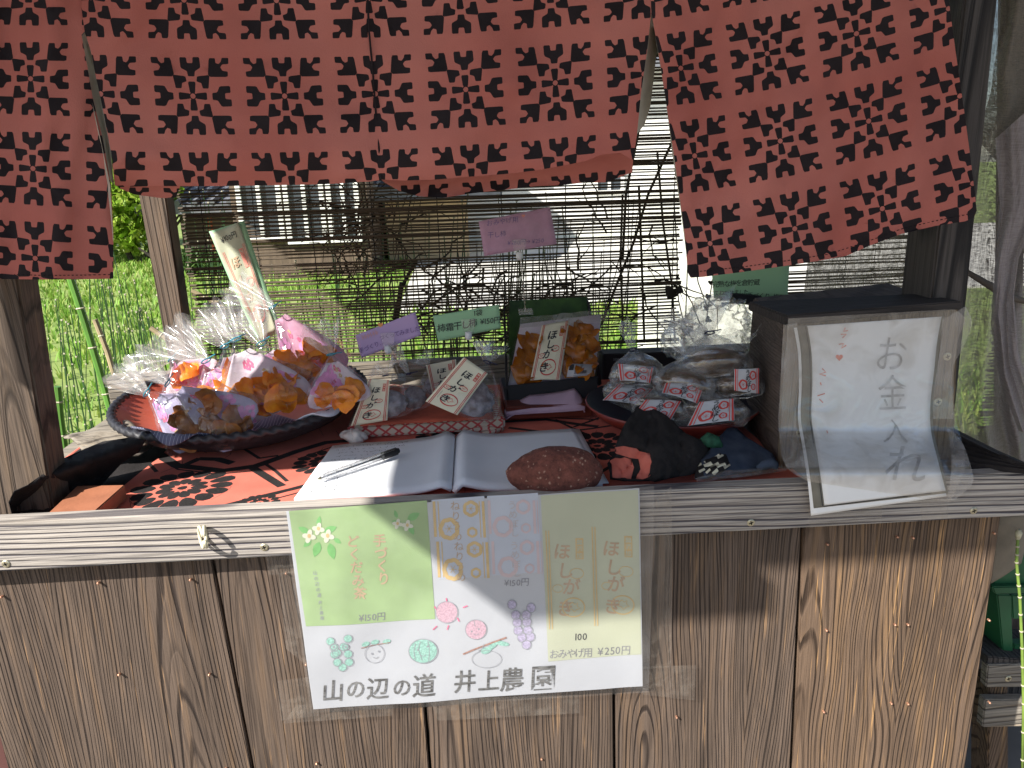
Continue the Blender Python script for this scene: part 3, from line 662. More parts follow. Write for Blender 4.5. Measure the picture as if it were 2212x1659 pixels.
def cane(name, P, r, m, label, cat, Y):
    mb = MB(); Q = [V(x, y, Y+dy) for x, y, dy in P]; mb.tube(Q, r, 8)
    for i in range(len(Q)-1):
        n = max(1, int((Q[i+1]-Q[i]).length/.075)); d = (Q[i+1]-Q[i]).normalized()
        for j in range(n): p = Q[i].lerp(Q[i+1], (j+.5)/n); mb.tube([p-d*.002, p, p+d*.002], [r*1.02, r*1.2, r*1.02], 8, 1)
    return tag(mb.build(name, [m, M_node]), label, cat)
cane('bamboo_cane', [(139,560,.0),(185,700,0),(215,800,0),(243,900,0),(275,1100,0)], .0085, M_bam, 'thick green cane leaning left behind the basket', 'cane', .86)
cane('bamboo_cane', [(205,690,.0),(232,760,0),(262,860,0)], .006, M_can, 'short brown dry cane beside the thick green one', 'cane', .84)
cane('bamboo_cane', [(124,835,.0),(130,900,0),(141,980,0),(150,1150,0)], .0075, M_bam, 'green cane with a cut top beside the left post', 'cane', .72)
cane('cut_branch', [(325,708,.0),(372,740,0)], .006, M_can, 'cut brown branch end left of the leaning post', 'branch', .84)
cane('cut_branch', [(414,628,.0),(470,655,0),(520,690,0)], .005, M_can, 'cut grey branch right of the leaning post', 'branch', .84)
def twigs(name, px0, px1, y0, y1, Y, n, label, seed, r=.0022):
    rnd = random.Random(seed); mb = MB()
    for _ in range(n):
        x, y = rnd.uniform(px0, px1), rnd.uniform(y0, y1); a = rnd.uniform(0, 6.28); P = [(x, y)]
        for k in range(rnd.randint(3, 7)):
            a += rnd.uniform(-.6, .6); x += math.cos(a)*22; y += math.sin(a)*22; P.append((x, y))
            if rnd.random() < .4:
                c = a+rnd.choice((-1, 1))*.8; mb.tube([V(x, y, Y), V(x+math.cos(c)*25, y+math.sin(c)*25, Y+.01), V(x+math.cos(c)*42, y+math.sin(c)*50, Y+.012)], [r*.6, r*.4, r*.2], 4)
        Q = [V(p[0], min(p[1], 800), Y+.02*nz(i, seed)) for i, p in enumerate(P)]; mb.tube(Q, [r*(1-.7*i/len(Q)) for i in range(len(Q))], 4)
    tag(mb.build(name, M_twig), label, 'twigs', 'dead twigs caught on the reed screen')
twigs('dry_twigs', 720, 880, 430, 620, .79, 42, 'tangle of thin dry twigs on the left of the reed screen', 1)
twigs('dry_twigs', 900, 1250, 560, 740, .80, 46, 'dark tangle of twigs low behind the green box', 2, .003)
twigs('dry_twigs', 1280, 1460, 420, 700, .80, 14, 'few long bare twigs at the right end of the reed screen', 3, .0022)
for lb_, P, r in (('long bare stem crossing diagonally near the right end of the reed screen', [(1455,300),(1400,420),(1370,520),(1330,620),(1300,700)], .003), ('straight upright bare stem right of the persimmon package', [(1380,400),(1386,560),(1392,740)], .0028), ('thin upright bare stem just above the plum bag with the two-lobed top', [(1345,420),(1340,560),(1347,740)], .0025),
     ('bare stem bending left out of the slit between the curtain flaps', [(1390,130),(1384,260),(1352,420),(1345,560)], .003), ('bare stem along the right edge of the reed screen', [(1420,330),(1432,480),(1452,620),(1458,740)], .0025), ('thick dark broken stem behind the purple card', [(868,610),(855,700),(848,790)], .006), ('dark forked stem leaning left above the purple card', [(900,560),(868,620),(850,690)], .004)):
    tw = MB(); tw.tube([V(x, y, .79) for x, y in P], r, 6); tag(tw.build('vine_stem', M_twig), lb_, 'vine', 'bare stems climbing the reed screen')
vn = empty('heart_leaf_vine', V(1462, 560, .74), 'thin vine with dark heart-shaped leaves dangling in the bright gap', 'vine')
t = MB()
for P in ([(1455,420),(1460,500),(1463,560),(1462,610),(1466,650),(1475,690),(1480,705)], [(1478,625),(1495,655),(1512,700)], [(1500,560),(1508,610),(1530,670)], [(1540,600),(1530,660),(1525,700)]): t.tube([V(x, y, .74) for x, y in P], .0014, 5)
t.build('stem', M_twig, vn)
for cx, cy, s, a in ((1450,632,17,.5), (1468,627,10,-1.2), (1483,712,15,.2), (1464,600,6,1), (1530,640,7,.3), (1526,664,7,2), (1530,690,8,1), (1535,610,6,0)):
    P = []
    for k in range(14):
        q = 2*math.pi*k/14; x = 16*math.sin(q)**3/16; y = -(13*math.cos(q)-5*math.cos(2*q)-2*math.cos(3*q))/16
        P.append(V(cx+s*(x*math.cos(a)-y*math.sin(a)), cy+s*(x*math.sin(a)+y*math.cos(a)), .735+.004*x))
    o = mk('leaf', P, [tuple(range(14))], M_twig, vn); solid(o, .0004)

# ------------------------------------------------------------ printed cloth on the counter
TZ = .8372
def hcl(x, y): return TZ+.0016*(nz(x*14, y*14)+.5*nz(x*40, y*30, 3))+.0012+.004*max(0, nz(x*6+3, y*9))
bat = []
def stroke(P, wd, raw=False):
    Q = P if raw else [tuple(G(x, y, TZ+.002)[:2]) for x, y in P]
    for (x0, y0), (x1, y1) in zip(Q, Q[1:]):
        l = math.hypot(x1-x0, y1-y0) or 1; dx, dy = (x1-x0)/l*wd*.15, (y1-y0)/l*wd*.15; nx, ny = -(y1-y0)/l*wd/2, (x1-x0)/l*wd/2
        bat.append([(x0-dx+nx, y0-dy+ny), (x0-dx-nx, y0-dy-ny), (x1+dx-nx, y1+dy-ny), (x1+dx+nx, y1+dy+ny)])
def lobe(cx, cy, a, r0, r1, w_):
    P = []
    for k in range(10):
        t = 2*math.pi*k/10; u = (r0+r1)/2+(r1-r0)/2*math.cos(t); v = w_*math.sin(t)*(1+.25*math.cos(t)); P.append((cx+u*math.cos(a)-v*math.sin(a), cy+u*math.sin(a)+v*math.cos(a)))
    bat.append(P)
def flower(px, py, R, seed=0):
    c = G(px, py, TZ+.002); rnd = random.Random(seed)
    for k in range(15):
        a = 2*math.pi*(k+.3)/15; lobe(c.x, c.y, a, R*.52, R*(1+rnd.uniform(-.06, .06)), R*.165)
    for k in range(11): lobe(c.x, c.y, 2*math.pi*k/11, R*.16, R*.50, R*.105)
    lobe(c.x, c.y, 0, -R*.1, R*.1, R*.09)
flower(394, 1056, .074, 1); flower(700, 998, .05, 2); flower(1290, 962, .066, 3); flower(560, 1085, .03, 4); flower(960, 935, .05, 5)
for P, wd in (([(339,976),(381,1005),(480,1016),(550,1006),(640,976),(704,956),(760,950)], .016), ([(345,990),(385,1013),(470,1023),(545,1016)], .004), ([(544,1008),(575,1028),(608,1048)], .014), ([(576,1002),(596,1016),(620,1038)], .006),
              ([(339,976),(300,1003),(262,1024),(232,1042)], .012), ([(352,966),(330,950),(318,938)], .014), ([(317,995),(328,1006),(338,1018)], .006), ([(690,1040),(620,1058),(540,1078),(470,1096)], .012), ([(690,1050),(600,1075)], .004),
              ([(400,1004),(430,990),(470,992),(500,1000)], .014), ([(525,968),(560,990),(600,984)], .006), ([(650,990),(720,965),(790,955)], .005),
              ([(1092,912),(1180,906),(1290,920)], .012), ([(1100,925),(1200,935),(1330,918)], .009), ([(1200,906),(1260,935)], .007), ([(1092,900),(1292,905)], .006), ([(1260,1040),(1330,1000)], .008), ([(1240,920),(1300,900),(1400,930)], .006)): stroke(P, wd)
rnd = random.Random(5)
for _ in range(90):   # wax crackle
    x, y = rnd.uniform(-.55, .42), rnd.uniform(.02, .5); a = rnd.uniform(0, 6.28); P = [(x, y)]
    for k in range(rnd.randint(2, 5)): a += rnd.uniform(-.9, .9); x += math.cos(a)*.013; y += math.sin(a)*.013; P.append((x, y))
    stroke(P, rnd.uniform(.0005, .0011), True)
lft = [tuple(G(x, y, TZ)[:2]) for x, y in ((228,1046),(262,1012),(330,962),(250,930),(120,985),(60,1050),(60,1116),(95,1122),(112,1112))]
out = [(-.69,.006), (.45,.006), (.45,.62), (-.69,.62)]
vs, fs, mi = pxmesh(out, [P for P in bat if all(-.598 < p[0] < .448 and .0065 < p[1] < .618 for p in P)]+[[(-.685,.01),(-.57,.01),(-.545,.1),(-.53,.3),(-.53,.6),(-.685,.6)]], .022, lambda x, y: Vector((x, y, hcl(x, y))))
_s = random.seed(7)
o = mk('table_cloth', vs, fs, [M_coral, M_clothblk], None, True, mi); tag(o, 'coral and black batik cloth with flowers and hexagon lines spread on the counter', 'cloth')
# black cloth turned up at the left end
def bl(x, y):
    t = max(0, min(1, ((y-1062)+(x-20)*.40+75)/75.)) ; t = 1-t
    return G(x, y, .845+.05*max(0, 1-max(0, (y-(1062-.38*(x-20))))/45.)+.004*nz(x*.03, y*.04)+.002*nz(x*.1, y*.1))
vs, fs, mi = pxmesh([(28,1122),(18,1085),(30,1060),(60,1047),(96,1022),(140,990),(185,970),(222,955),(280,946),(315,950),(300,975),(262,1000),(236,1030),(215,1052),(160,1075),(95,1112),(80,1124)], [], 9, bl)
o = mk('black_cloth', vs, fs, M_clothblk, None, True); solid(o, .001); tag(o, 'plain black cloth turned up over the left end of the counter', 'cloth')
vs, fs, mi = pxmesh([(225,952),(300,944),(350,928),(362,948),(330,965),(300,985),(250,990),(228,978)], [], 8, lambda x, y: G(x, y, .853+.003*nz(x*.04, y*.06)))
o = mk('lit_cloth_patch', vs, fs, M_greycl, None, True); tag(solid(o, .001), 'grey-brown patch painted as the sunlit part of the black cloth beside the basket', 'cloth')  # lighter piece of the black cloth, sunlight put into its colour
f = quadmap(G(137,944,.885), G(262,904,.885), G(318,958,.87), G(186,990,.86), lambda u, v: .012*math.sin(math.pi*v)+.004*nz(u*4, v*5))
o = sheet('bark_strip', f, M_grey, None, 16, 10, 0, True, .003); tag(o, 'curled grey weathered bark strip behind the black cloth by the left post', 'bark strip')
b = MB(); z1, z0 = .861, .8395
q = [G(90,1120,z1), G(196,1112,z1), G(270,1047,z1), G(166,1049,z1)]
B = [Vector((p.x, max(p.y, .006), z0)) for p in q]; q = [Vector((p.x, max(p.y, .006), z1)) for p in q]
b.hexa([B[0], B[1], q[1], q[0], B[3], B[2], q[2], q[3]]); o = bevel(b.build('wood_block', mat('terracotta_wood', (.36,.14,.075), .6, .12, 30, .2, 200)), .0015)
tag(o, 'small reddish brown wooden block lying at the left end of the cloth', 'block')

# ------------------------------------------------------------ round tray
bc = G(526, 853, .90); BR = .236; BZ = .842
bk = empty('round_tray', (bc.x, bc.y, BZ), 'large round tray with red lacquered inside and black braided rim, full of bagged dried persimmon', 'tray')
M_lac = mat('red_lacquer', (.42,.075,.045), .35, .25, 7, .15, 60, .4, coat=.25, col2=(.52,.13,.08)); M_braid = mat('black_braid', (.022,.022,.028), .5, .3, 60, .3, 200, .5)
tl_ = .10   # slight tilt towards the front
def bp(r, a, z): r *= .925; z *= .85; y = r*math.sin(a); return Vector((bc.x+r*math.cos(a), bc.y+y, BZ+z+(y+BR)*tl_*.5))
prof_i = [(0,.012),(.10,.012),(.16,.016),(.195,.03),(.222,.052),(.229,.060)]
prof_o = [(.229,.060),(.225,.045),(.20,.02),(.165,.002),(.10,0),(0,0)]
def lathe(prof, pf, n=72):
    mb = MB(); vs = []; 
    for r, z in prof: vs += [pf(max(r, .0005), 2*math.pi*k/n, z) for k in range(n)]
    fs = [(i*n+k, i*n+(k+1) % n, (i+1)*n+(k+1) % n, (i+1)*n+k) for i in range(len(prof)-1) for k in range(n)]
    mb.add(vs, fs); return mb
lathe(prof_i, bp).build('tray_inside', M_lac, bk, True); lathe(prof_o, bp).build('tray_outside', M_braid, bk, True)
mb = MB(); n, m_ = 560, 8; vs = []
for i in range(n):
    a = 2*math.pi*i/n; c = bp(.231, a, .056); ph = a*70
    for k in range(m_):
        g = 2*math.pi*k/m_; rr = .0068*(1+.30*math.sin(ph+g*2)); vs.append(c+Vector((math.cos(a)*math.cos(g), math.sin(a)*math.cos(g), math.sin(g)))*rr)
mb.add(vs, [(i*m_+k, i*m_+(k+1) % m_, ((i+1) % n)*m_+(k+1) % m_, ((i+1) % n)*m_+k) for i in range(n) for k in range(m_)]); mb.build('braided_rim', M_braid, bk, True)
# towel lining the front of the tray
M_towel, t_, b_p = newmat('indigo_towel')
tcn = t_.nodes.new('ShaderNodeTexCoord'); nn1 = t_.nodes.new('ShaderNodeTexNoise'); nn1.inputs['Scale'].default_value = 11; nn1.inputs['Detail'].default_value = 1
cr = t_.nodes.new('ShaderNodeValToRGB'); cr.color_ramp.elements[0].position = .40; cr.color_ramp.elements[0].color = (.09,.09,.15,1); cr.color_ramp.elements[1].position = .58; cr.color_ramp.elements[1].color = (.62,.64,.72,1)
e_ = cr.color_ramp.elements.new(.48); e_.color = (.22,.22,.32,1)
t_.links.new(tcn.outputs['Object'], nn1.inputs[0]); t_.links.new(nn1.outputs[0], cr.inputs[0])
wv = t_.nodes.new('ShaderNodeTexWave'); wv.inputs['Scale'].default_value = 55; wv.bands_direction = 'X'; wv.inputs['Distortion'].default_value = 1.5; t_.links.new(tcn.outputs['Object'], wv.inputs[0])
mr_ = t_.nodes.new('ShaderNodeMapRange'); mr_.inputs[1].default_value = .93; mr_.inputs[2].default_value = 1; mr_.inputs[4].default_value = .5; t_.links.new(wv.outputs['Color'], mr_.inputs[0])
mx_ = t_.nodes.new('ShaderNodeMix'); mx_.data_type = 'RGBA'; mx_.inputs[7].default_value = (.75,.75,.8,1); t_.links.new(mr_.outputs[0], mx_.inputs[0]); t_.links.new(cr.outputs[0], mx_.inputs[6]); t_.links.new(mx_.outputs[2], b_p.inputs['Base Color']); b_p.inputs['Roughness'].default_value = .9
def towel(u, v):
    a = math.radians(-140+u*112); r = .05+v*(.172+.022*math.sin(u*9-1)+.008*math.sin(u*23)); r = min(r, .252); z = np.interp(r, [.0,.10,.16,.195,.222,.232,.252], [.012,.012,.016,.03,.058,.066,.050])
    p = bp(r, a, float(z)+.005+.003*math.sin(u*21+v*4)+.006*max(0, nz(u*6, v*3))); return p
mb = MB(); mb.grid(towel, 70, 18); o = mb.build('tray_towel', M_towel, None, True); tag(solid(o, .0016), 'indigo and white patterned towel folded over the front inside of the round tray', 'towel')

# ------------------------------------------------------------ cellophane bags
M_pback = mat('pink_floral_paper', (.74,.60,.70), .6, .1, 16, .1, 40, col2=(.85,.80,.82), trl=.25)
M_pbackd = mat('magenta_floral_paper', (.60,.25,.42), .6, .1, 16, .1, 40, col2=(.75,.50,.62), trl=.25)
M_lav = mat('lavender_paper', (.42,.40,.58), .6, .1, 16, .1, 40, col2=(.68,.60,.76), trl=.25)
M_petal = mat('pink_petal', (.72,.30,.58), .6, .15, 60); M_petal2 = mat('rose_petal', (.66,.14,.26), .6, .15, 60)
M_frt = mat('dried_persimmon_orange', (.80,.22,.015), .45, .25, 60, .5, 150, .4, col2=(.92,.38,.03), trl=.3)
M_frd = mat('dried_persimmon_brown', (.30,.105,.03), .45, .3, 60, .5, 150, .4, col2=(.45,.19,.05), trl=.1)
M_viol = mat('frosted_dark_fruit', (.10,.075,.08), .6, .3, 70, .6, 120, .3, col2=(.34,.31,.34))
M_ume = mat('pickled_plum', (.035,.02,.01), .3, .35, 60, .3, 90, .5, col2=(.10,.055,.025))
M_tie = mat('teal_tie', (.03,.22,.30), .4, .1, 60); M_tied = mat('navy_tie', (.015,.02,.06), .5, .1, 60)
def slice_mesh(mb, c, R, nrm, rnd, m=0):
    n = nrm.normalized(); a = n.cross(Vector((rnd.random(), rnd.random(), .3))).normalized(); b = n.cross(a); nr, nt_ = 5, 16; vs = []; s1, s2 = rnd.uniform(0, 9), rnd.uniform(-.5, .5)
    for side in (1, -1):
        for i in range(nr+1):
            for k in range(nt_):
                t = 2*math.pi*k/nt_; r = R*i/nr*(1+.09*math.sin(3*t+s1)+.05*math.sin(5*t+s1*2)); x, y = r*math.cos(t), r*math.sin(t)*.8
                z = side*R*.13*math.sqrt(max(0, 1-(i/nr)**2))+(x*x-.4*y*y)/R*(.55+s2)+R*.30*nz(x/R*1.6+s1, y/R*1.6)*(i/nr)+R*.10*math.sin(4*t+s1)*(i/nr)**2+R*.05*math.sin(9*t+s1)*(i/nr)**3
                vs.append(c+a*x+b*y+n*z)
    h = (nr+1)*nt_; fs = []
    for i in range(nr):
        for k in range(nt_): q = (i*nt_+k, i*nt_+(k+1) % nt_, (i+1)*nt_+(k+1) % nt_, (i+1)*nt_+k); fs += [q, tuple(j+h for j in q[::-1])]
    mb.add(vs, fs, m)
def bag(name, label, group, base, neck, tail, W, Th, back=None, content=None, nfr=8, cname='dried_fruit', cr_=.02, spread=(.08,.55), wt=.035, seed=1, tie=M_tie, cmat2=None, body=None, pleat=7, ttwist=0, prof=None, fdir=None, blob=None):
    rnd = random.Random(seed); e = empty(name, base, label, 'bag', group)
    A = neck-base; L = A.length; a = A.normalized(); fd = (fdir or (CAM-base)); fr = (fd-a*fd.dot(a)).normalized(); sd_ = a.cross(fr).normalized()
    prof = prof or ([(.0,.62,.08),(.03,.86,.4),(.10,1,.8),(.24,.98,1),(.42,.80,.85),(.60,.56,.6),(.76,.34,.36),(.9,.15,.2),(1,.05,.1)] if back else [(.0,.55,.10),(.03,.80,.45),(.12,.95,.85),(.28,1,1),(.45,.93,.9),(.62,.74,.68),(.78,.48,.42),(.9,.24,.22),(1,.07,.12)])
    ts = [p[0] for p in prof]; wf = lambda t: float(np.interp(t, ts, [p[1] for p in prof])); hf = lambda t: float(np.interp(t, ts, [p[2] for p in prof]))
    def P(t, s, d): return base+a*(t*L)+sd_*(s*W/2)+fr*(d*Th)
    mb = MB(); nu, nv = 30, 22; vs = []
    for j in range(nv+1):
        t = j/nv
        for i in range(nu):
            g = 2*math.pi*i/nu; cu, su = math.cos(g), math.sin(g); k = 1+.10*nz(g*1.3+seed*3, t*4)+.10*abs(nz(cu*3+seed, t*9, su*3))
            x = wf(t)*math.copysign(abs(cu)**.75, cu)*k; d = hf(t)*.5*su*k+.06*nz(x*4, t*7, seed)+(.5 if su > -.1 else .35); vs.append(P(t-.02*abs(nz(g*2, seed))*(j == 0), x, d))
    mb.add(vs, [(j*nu+i, j*nu+(i+1) % nu, (j+1)*nu+(i+1) % nu, (j+1)*nu+i) for j in range(nv) for i in range(nu)]+[tuple(range(nu))]); mb.build('wrapper', body or M_film, e, True)
    if back:
        pw = lambda u, v, off=0: P(.02+.86*(1-v), (u*2-1)*wf(.02+.86*(1-v))*.93, .14+.25*((u*2-1)**2)*.4+.05*nz(u*4+seed, v*4)+off/Th)
        mb = MB(); mb.grid(pw, 12, 14); o = mb.build('backing_paper', back, e, True); solid(o, .0003)
        if back in (M_pback, M_pbackd, M_lav):
            for mt, n_, r_ in ((M_petal, 6, .17), (M_petal2, 7, .06), (M_gold, 7, .04)):
                ik = Ink(pw, .0006)
                for _ in range(n_):
                    u, v = rnd.uniform(.15, .85), rnd.uniform(.12, .95); r = r_*rnd.uniform(.7, 1.2); as_ = W/L
                    for k in range(5):
                        q = 2*math.pi*k/5+rnd.random()*.2; ik.disc(u+r*.62*math.cos(q), v+r*.62*math.sin(q)*as_, r*.42, r*.42*as_, 8)
                ik.build('flower_print', mt, e)
    if content:
        for k in range(nfr):
            t = rnd.uniform(*spread); s = rnd.uniform(-.62, .62)*wf(t); d = rnd.uniform(.35, .75); mb = MB()
            slice_mesh(mb, P(t, s, d), cr_*rnd.uniform(.75, 1.2), fr+Vector((rnd.uniform(-.9, .9), rnd.uniform(-.9, .9), rnd.uniform(-.9, .9))), rnd)
            mb.build(cname, content if not cmat2 or rnd.random() < .6 else cmat2, e, True)
    if blob:
        mb = MB(); nu, nv = 22, 14; vs = []
        for j in range(nv+1):
            t = .03+.62*j/nv
            for i in range(nu):
                g = 2*math.pi*i/nu; e_ = math.sin(math.pi*(j+.3)/(nv+.6))**.4; k = (.76+.22*nz(math.cos(g)*2.5+seed, t*14, math.sin(g)*2.5)+.06*nz(math.cos(g)*7+seed, t*30))*e_
                vs.append(P(t, wf(t)*math.cos(g)*k, hf(t)*.42*math.sin(g)*k+.48))
        mb.add(vs, [(j*nu+i, j*nu+(i+1) % nu, (j+1)*nu+(i+1) % nu, (j+1)*nu+i) for j in range(nv) for i in range(nu)]+[tuple(range(nu)), tuple(nv*nu+k for k in range(nu))]); mb.build(cname, blob, e, True)
    nb = base+a*L+fr*(.5*Th)
    if tail is not None:
        T = tail-nb; tn = T.normalized(); td = (sd_-tn*sd_.dot(tn)).normalized(); tf = tn.cross(td).normalized(); TL = T.length
        mb = MB()
        for ly in range(2):
            ph = rnd.uniform(0, 6)
            def F(u, v):
                s = (u*2-1); x = s*(W*.045+wt*v**.8)*(1-.12*ly); ln = TL*v*(1+.10*nz(u*5, ly, seed)-.10*s*s); dd = (.002+.007*v)*math.sin(u*(pleat*.38)*6.28+ph+v*.8+2*nz(u*3, ph))+.012*v*nz(u*3+ly*5, v*2, seed)
                return nb+tn*ln+td*x+tf*(dd+(ly-.5)*.004)
            mb.grid(F, 64, 18)
        mb.build('gathered_top', M_tail, e, True)
        t = MB(); P_ = [nb+(sd_*math.cos(g)+fr*math.sin(g))*(W*.05+.0015) for g in [2*math.pi*k/12 for k in range(13)]]; t.tube(P_, .0011, 6); t.tube([P_[2], P_[2]+fr*.008+sd_*.014-a*.002], .0009, 5); t.build('tie', tie, e)
    return e, P, wf, (a, sd_, fr, L)
GB = 'bags of dried persimmon on the round tray'
def tb_(lbl, bs, nk, tlp, W, Th, back, frm, n, seed, dz=.885, lean=.05, tY=.0, wt=.035, cm2=None, sp=(.06,.42), cr_=.0195):
    b_ = G(*bs, dz); n_ = V(*nk, b_.y+lean); t_ = V(*tlp, n_.y+tY)
    return bag('dried_persimmon_bag', lbl, GB, b_, n_, t_, W*1.42, Th*1.15, back, frm, n, 'dried_persimmon_slice', cr_, sp, wt, seed, cmat2=cm2)
tb_('bag at the back left of the tray, lying flat with its top to the left', (425,832), (378,783), (278,785), .085, .035, M_pback, M_frt, 4, 3, .91, .02, .0, .03)
tb_('tall standing bag with deep pink paper under the long price strip', (706,828), (593,668), (495,615), .088, .05, M_pbackd, M_frt, 11, 8, .915, .03, .02, .028, sp=(.08,.42))
tb_('bag wedged fifth from the left with a narrow top', (540,866), (492,762), (440,682), .085, .05, M_pback, M_frt, 7, 5, .90, .05, .02, .034)
tb_('bag with white paper and wide fanned top in the back middle', (628,858), (572,756), (530,672), .105, .05, M_pback, M_frt, 11, 7, .905, .05, .02, .034, sp=(.05,.5))
tb_('bag at the right edge of the tray with orange slices in white paper', (737,878), (716,772), (686,697), .078, .05, M_pback, M_frt, 7, 9, .905, .03, .01, .034)
tb_('large front bag with a big pink flower and bright orange slices', (590,902), (515,745), (468,648), .118, .06, M_pback, M_frt, 15, 6, .885, .05, .02, .034, sp=(.05,.45))
tb_('bag with pink and white paper and a huge shiny fanned top', (512,898), (452,792), (352,712), .095, .055, M_pback, M_frt, 7, 4, .885, .04, .01, .044, M_frd)
tb_('front bag with pale blue paper and brown slices lying towards the middle', (535,934), (370,833), (282,765), .072, .04, M_lav, M_frd, 11, 2, .88, .02, .0, .026, sp=(.05,.6))
tb_('leftmost bag with lilac paper and dark brown slices in shade', (446,930), (327,855), (243,795), .082, .042, M_lav, M_frd, 8, 1, .88, .02, .0, .026, sp=(.05,.4))

# ------------------------------------------------------------ labels
def label_hoshi(fn, parent, dark=M_ink, red=M_inkr, asp=2.4):
    r = Ink(fn, .0006); k = Ink(fn, .0009)
    for x in (.07, .115, .885, .93): r.line([(x, t/8) for t in range(9)], .022)
    r.poly([(.72,.09),(.84,.09),(.84,.27),(.72,.27)])
    c = Ink(fn, .001)
    for i, ch_ in enumerate('無添加'): c.ch(ch_, .78, .122+.058*i, .095, sy=.095/asp*1.1, bold=.01)
    c.build('seal_lettering', M_paperw, parent)
    r.ring(.52, .80, .26, .26/asp, .022); r.ring(.66, .49, .13, .10/asp, .014); r.ring(.22, .60, .11, .08/asp, .012)
    r.line([(.44,.78),(.48,.755),(.52,.775),(.57,.75),(.60,.785),(.66,.80),(.58,.82),(.54,.85),(.49,.82),(.42,.83)], .012, True)
    for (x, y) in ((.66,.49), (.22,.60)): r.line([(x-.05,y-.01),(x,y+.005),(x+.05,y-.012)], .01)
    for ch_, x, y, s in (('ほ',.47,.24,.36), ('し',.47,.41,.34), ('が',.43,.58,.34), ('き',.38,.80,.34)): k.ch(ch_, x, y, s, sy=s/asp*1.05, bold=.022, slant=.08)
    for t in range(7): k.line([(.17, .70+t*.022), (.195, .712+t*.022)], .006)
    r.build('red_print', red, parent); k.build('brush_lettering', dark, parent)
def emblem(r, c, x, y, s, asp, lob=5):
    r.ring(x, y, s*.82, s*.82/asp, s*.42, 40, .07, lob)
    for k in range(6):
        a = math.pi*k/3+.3; r.line([(x, y), (x+s*.42*math.cos(a), y+s*.42*math.sin(a)/asp)], s*.07)
def label_ume(fn, parent, asp=.72, dark=M_ink, red=M_inkr, rev=False):
    r = Ink(fn, .0006); k = Ink(fn, .0009)
    for x, w_ in ((.045,.05), (.12,.02), (.955,.05), (.88,.02)): r.line([(x, t/6) for t in range(7)], w_)
    emblem(r, None, .33, .68, .17, asp); emblem(r, None, .72, .27, .14, asp); emblem(r, None, .73, .74, .10, asp)
    for i, ch_ in enumerate('うめぼし'): k.ch(ch_, .50+.02*i, .15+.235*i, .20, sy=.20/asp, bold=.02, slant=.1)
    for t in range(4): k.line([(.84, .40+t*.05), (.845, .43+t*.05)], .014)
    r.build('red_print', red, parent); k.build('brush_lettering', dark, parent)
def lab(parent, quad, Y, kind, m, bulge=None, dY=(0,0,0,0), name='paper_label'):
    P = [V(x, y, Y+d) for (x, y), d in zip(quad, dY)]; f = quadmap(P[0], P[1], P[2], P[3], bulge)
    o = sheet(name, f, m, parent, 14, 18, 0, True, .0003)
    if kind == 'hoshi': label_hoshi(f, o)
    elif kind == 'ume': label_ume(f, o)
    return f, o
# ------------------------------------------------------------ price strip standing in the tray
SY = bc.y+.10
ps = empty('price_strip', V(600, 790, SY), 'long green-edged price strip with orange brushwork standing at the back of the round tray', 'price strip')
P = [V(451,500,SY), V(524,478,SY), V(607,716,SY), V(572,740,SY)]
P[3] = V(556,735,SY)
f0 = quadmap(P[0], V(527,477,SY), V(611,718,SY), P[3], lambda u, v: .006*math.sin(v*3))
sheet('green_card', f0, M_pgreen, ps, 6, 16, -.001)
f1 = quadmap(V(455,505,SY), V(516,480,SY), V(598,712,SY), V(566,738,SY), lambda u, v: .006*math.sin(v*3)+.0012*math.sin(u*9+v*12)+.0015)
o = sheet('label_sheet', f1, M_cream, ps, 12, 26)
r = Ink(f1, .0006)
for x in (.10,.15,.86,.91): r.line([(x+.02, .18+t*.07) for t in range(10)], .02)
r.poly([(.70,.21),(.84,.21),(.84,.38),(.70,.38)]); r.ring(.68,.50,.15,.035,.02); r.ring(.5,.78,.26,.07,.025)
r.build('red_print', M_inkrf, o)
c = Ink(f1, .001)
for i, ch_ in enumerate('無添加'): c.ch(ch_, .77, .24+.055*i, .11, sy=.042, bold=.01)
c.build('seal_lettering', M_cream, o)
k = Ink(f1, .0009)
for ch_, x, y in (('ほ',.42,.30), ('し',.46,.46), ('が',.46,.61), ('き',.46,.77)): k.ch(ch_, x, y, .38, sy=.11, bold=.022, slant=.08)
k.build('brush_lettering', M_taupe, o)
k = Ink(f1, .0009); k.row('¥100円', .52, .085, .20, 0, 0, .004, .004, sy=.062); k.build('price_lettering', M_ink, o)

# ------------------------------------------------------------ lattice cloth board with packets
M_lat, t_, b_p = newmat('red_lattice_cloth'); b_p.inputs['Roughness'].default_value = .9
tcn = t_.nodes.new('ShaderNodeTexCoord'); mxs = []
for sg in (1, -1):
    mp = t_.nodes.new('ShaderNodeMapping'); mp.inputs['Rotation'].default_value = (0, sg*.9, sg*.9); t_.links.new(tcn.outputs['Object'], mp.inputs[0])
    wv = t_.nodes.new('ShaderNodeTexWave'); wv.inputs['Scale'].default_value = 36; wv.inputs['Distortion'].default_value = .3; t_.links.new(mp.outputs[0], wv.inputs[0])
    r_ = t_.nodes.new('ShaderNodeMapRange'); r_.inputs[1].default_value = .80; r_.inputs[2].default_value = .92; t_.links.new(wv.outputs['Color'], r_.inputs[0]); mxs.append(r_.outputs[0])
mm = t_.nodes.new('ShaderNodeMath'); mm.operation = 'MAXIMUM'; t_.links.new(mxs[0], mm.inputs[0]); t_.links.new(mxs[1], mm.inputs[1])
mx_ = t_.nodes.new('ShaderNodeMix'); mx_.data_type = 'RGBA'; mx_.inputs[6].default_value = (.50,.42,.33,1); mx_.inputs[7].default_value = (.42,.05,.05,1); t_.links.new(mm.outputs[0], mx_.inputs[0]); t_.links.new(mx_.outputs[2], b_p.inputs['Base Color'])
za, zb = .842, .865
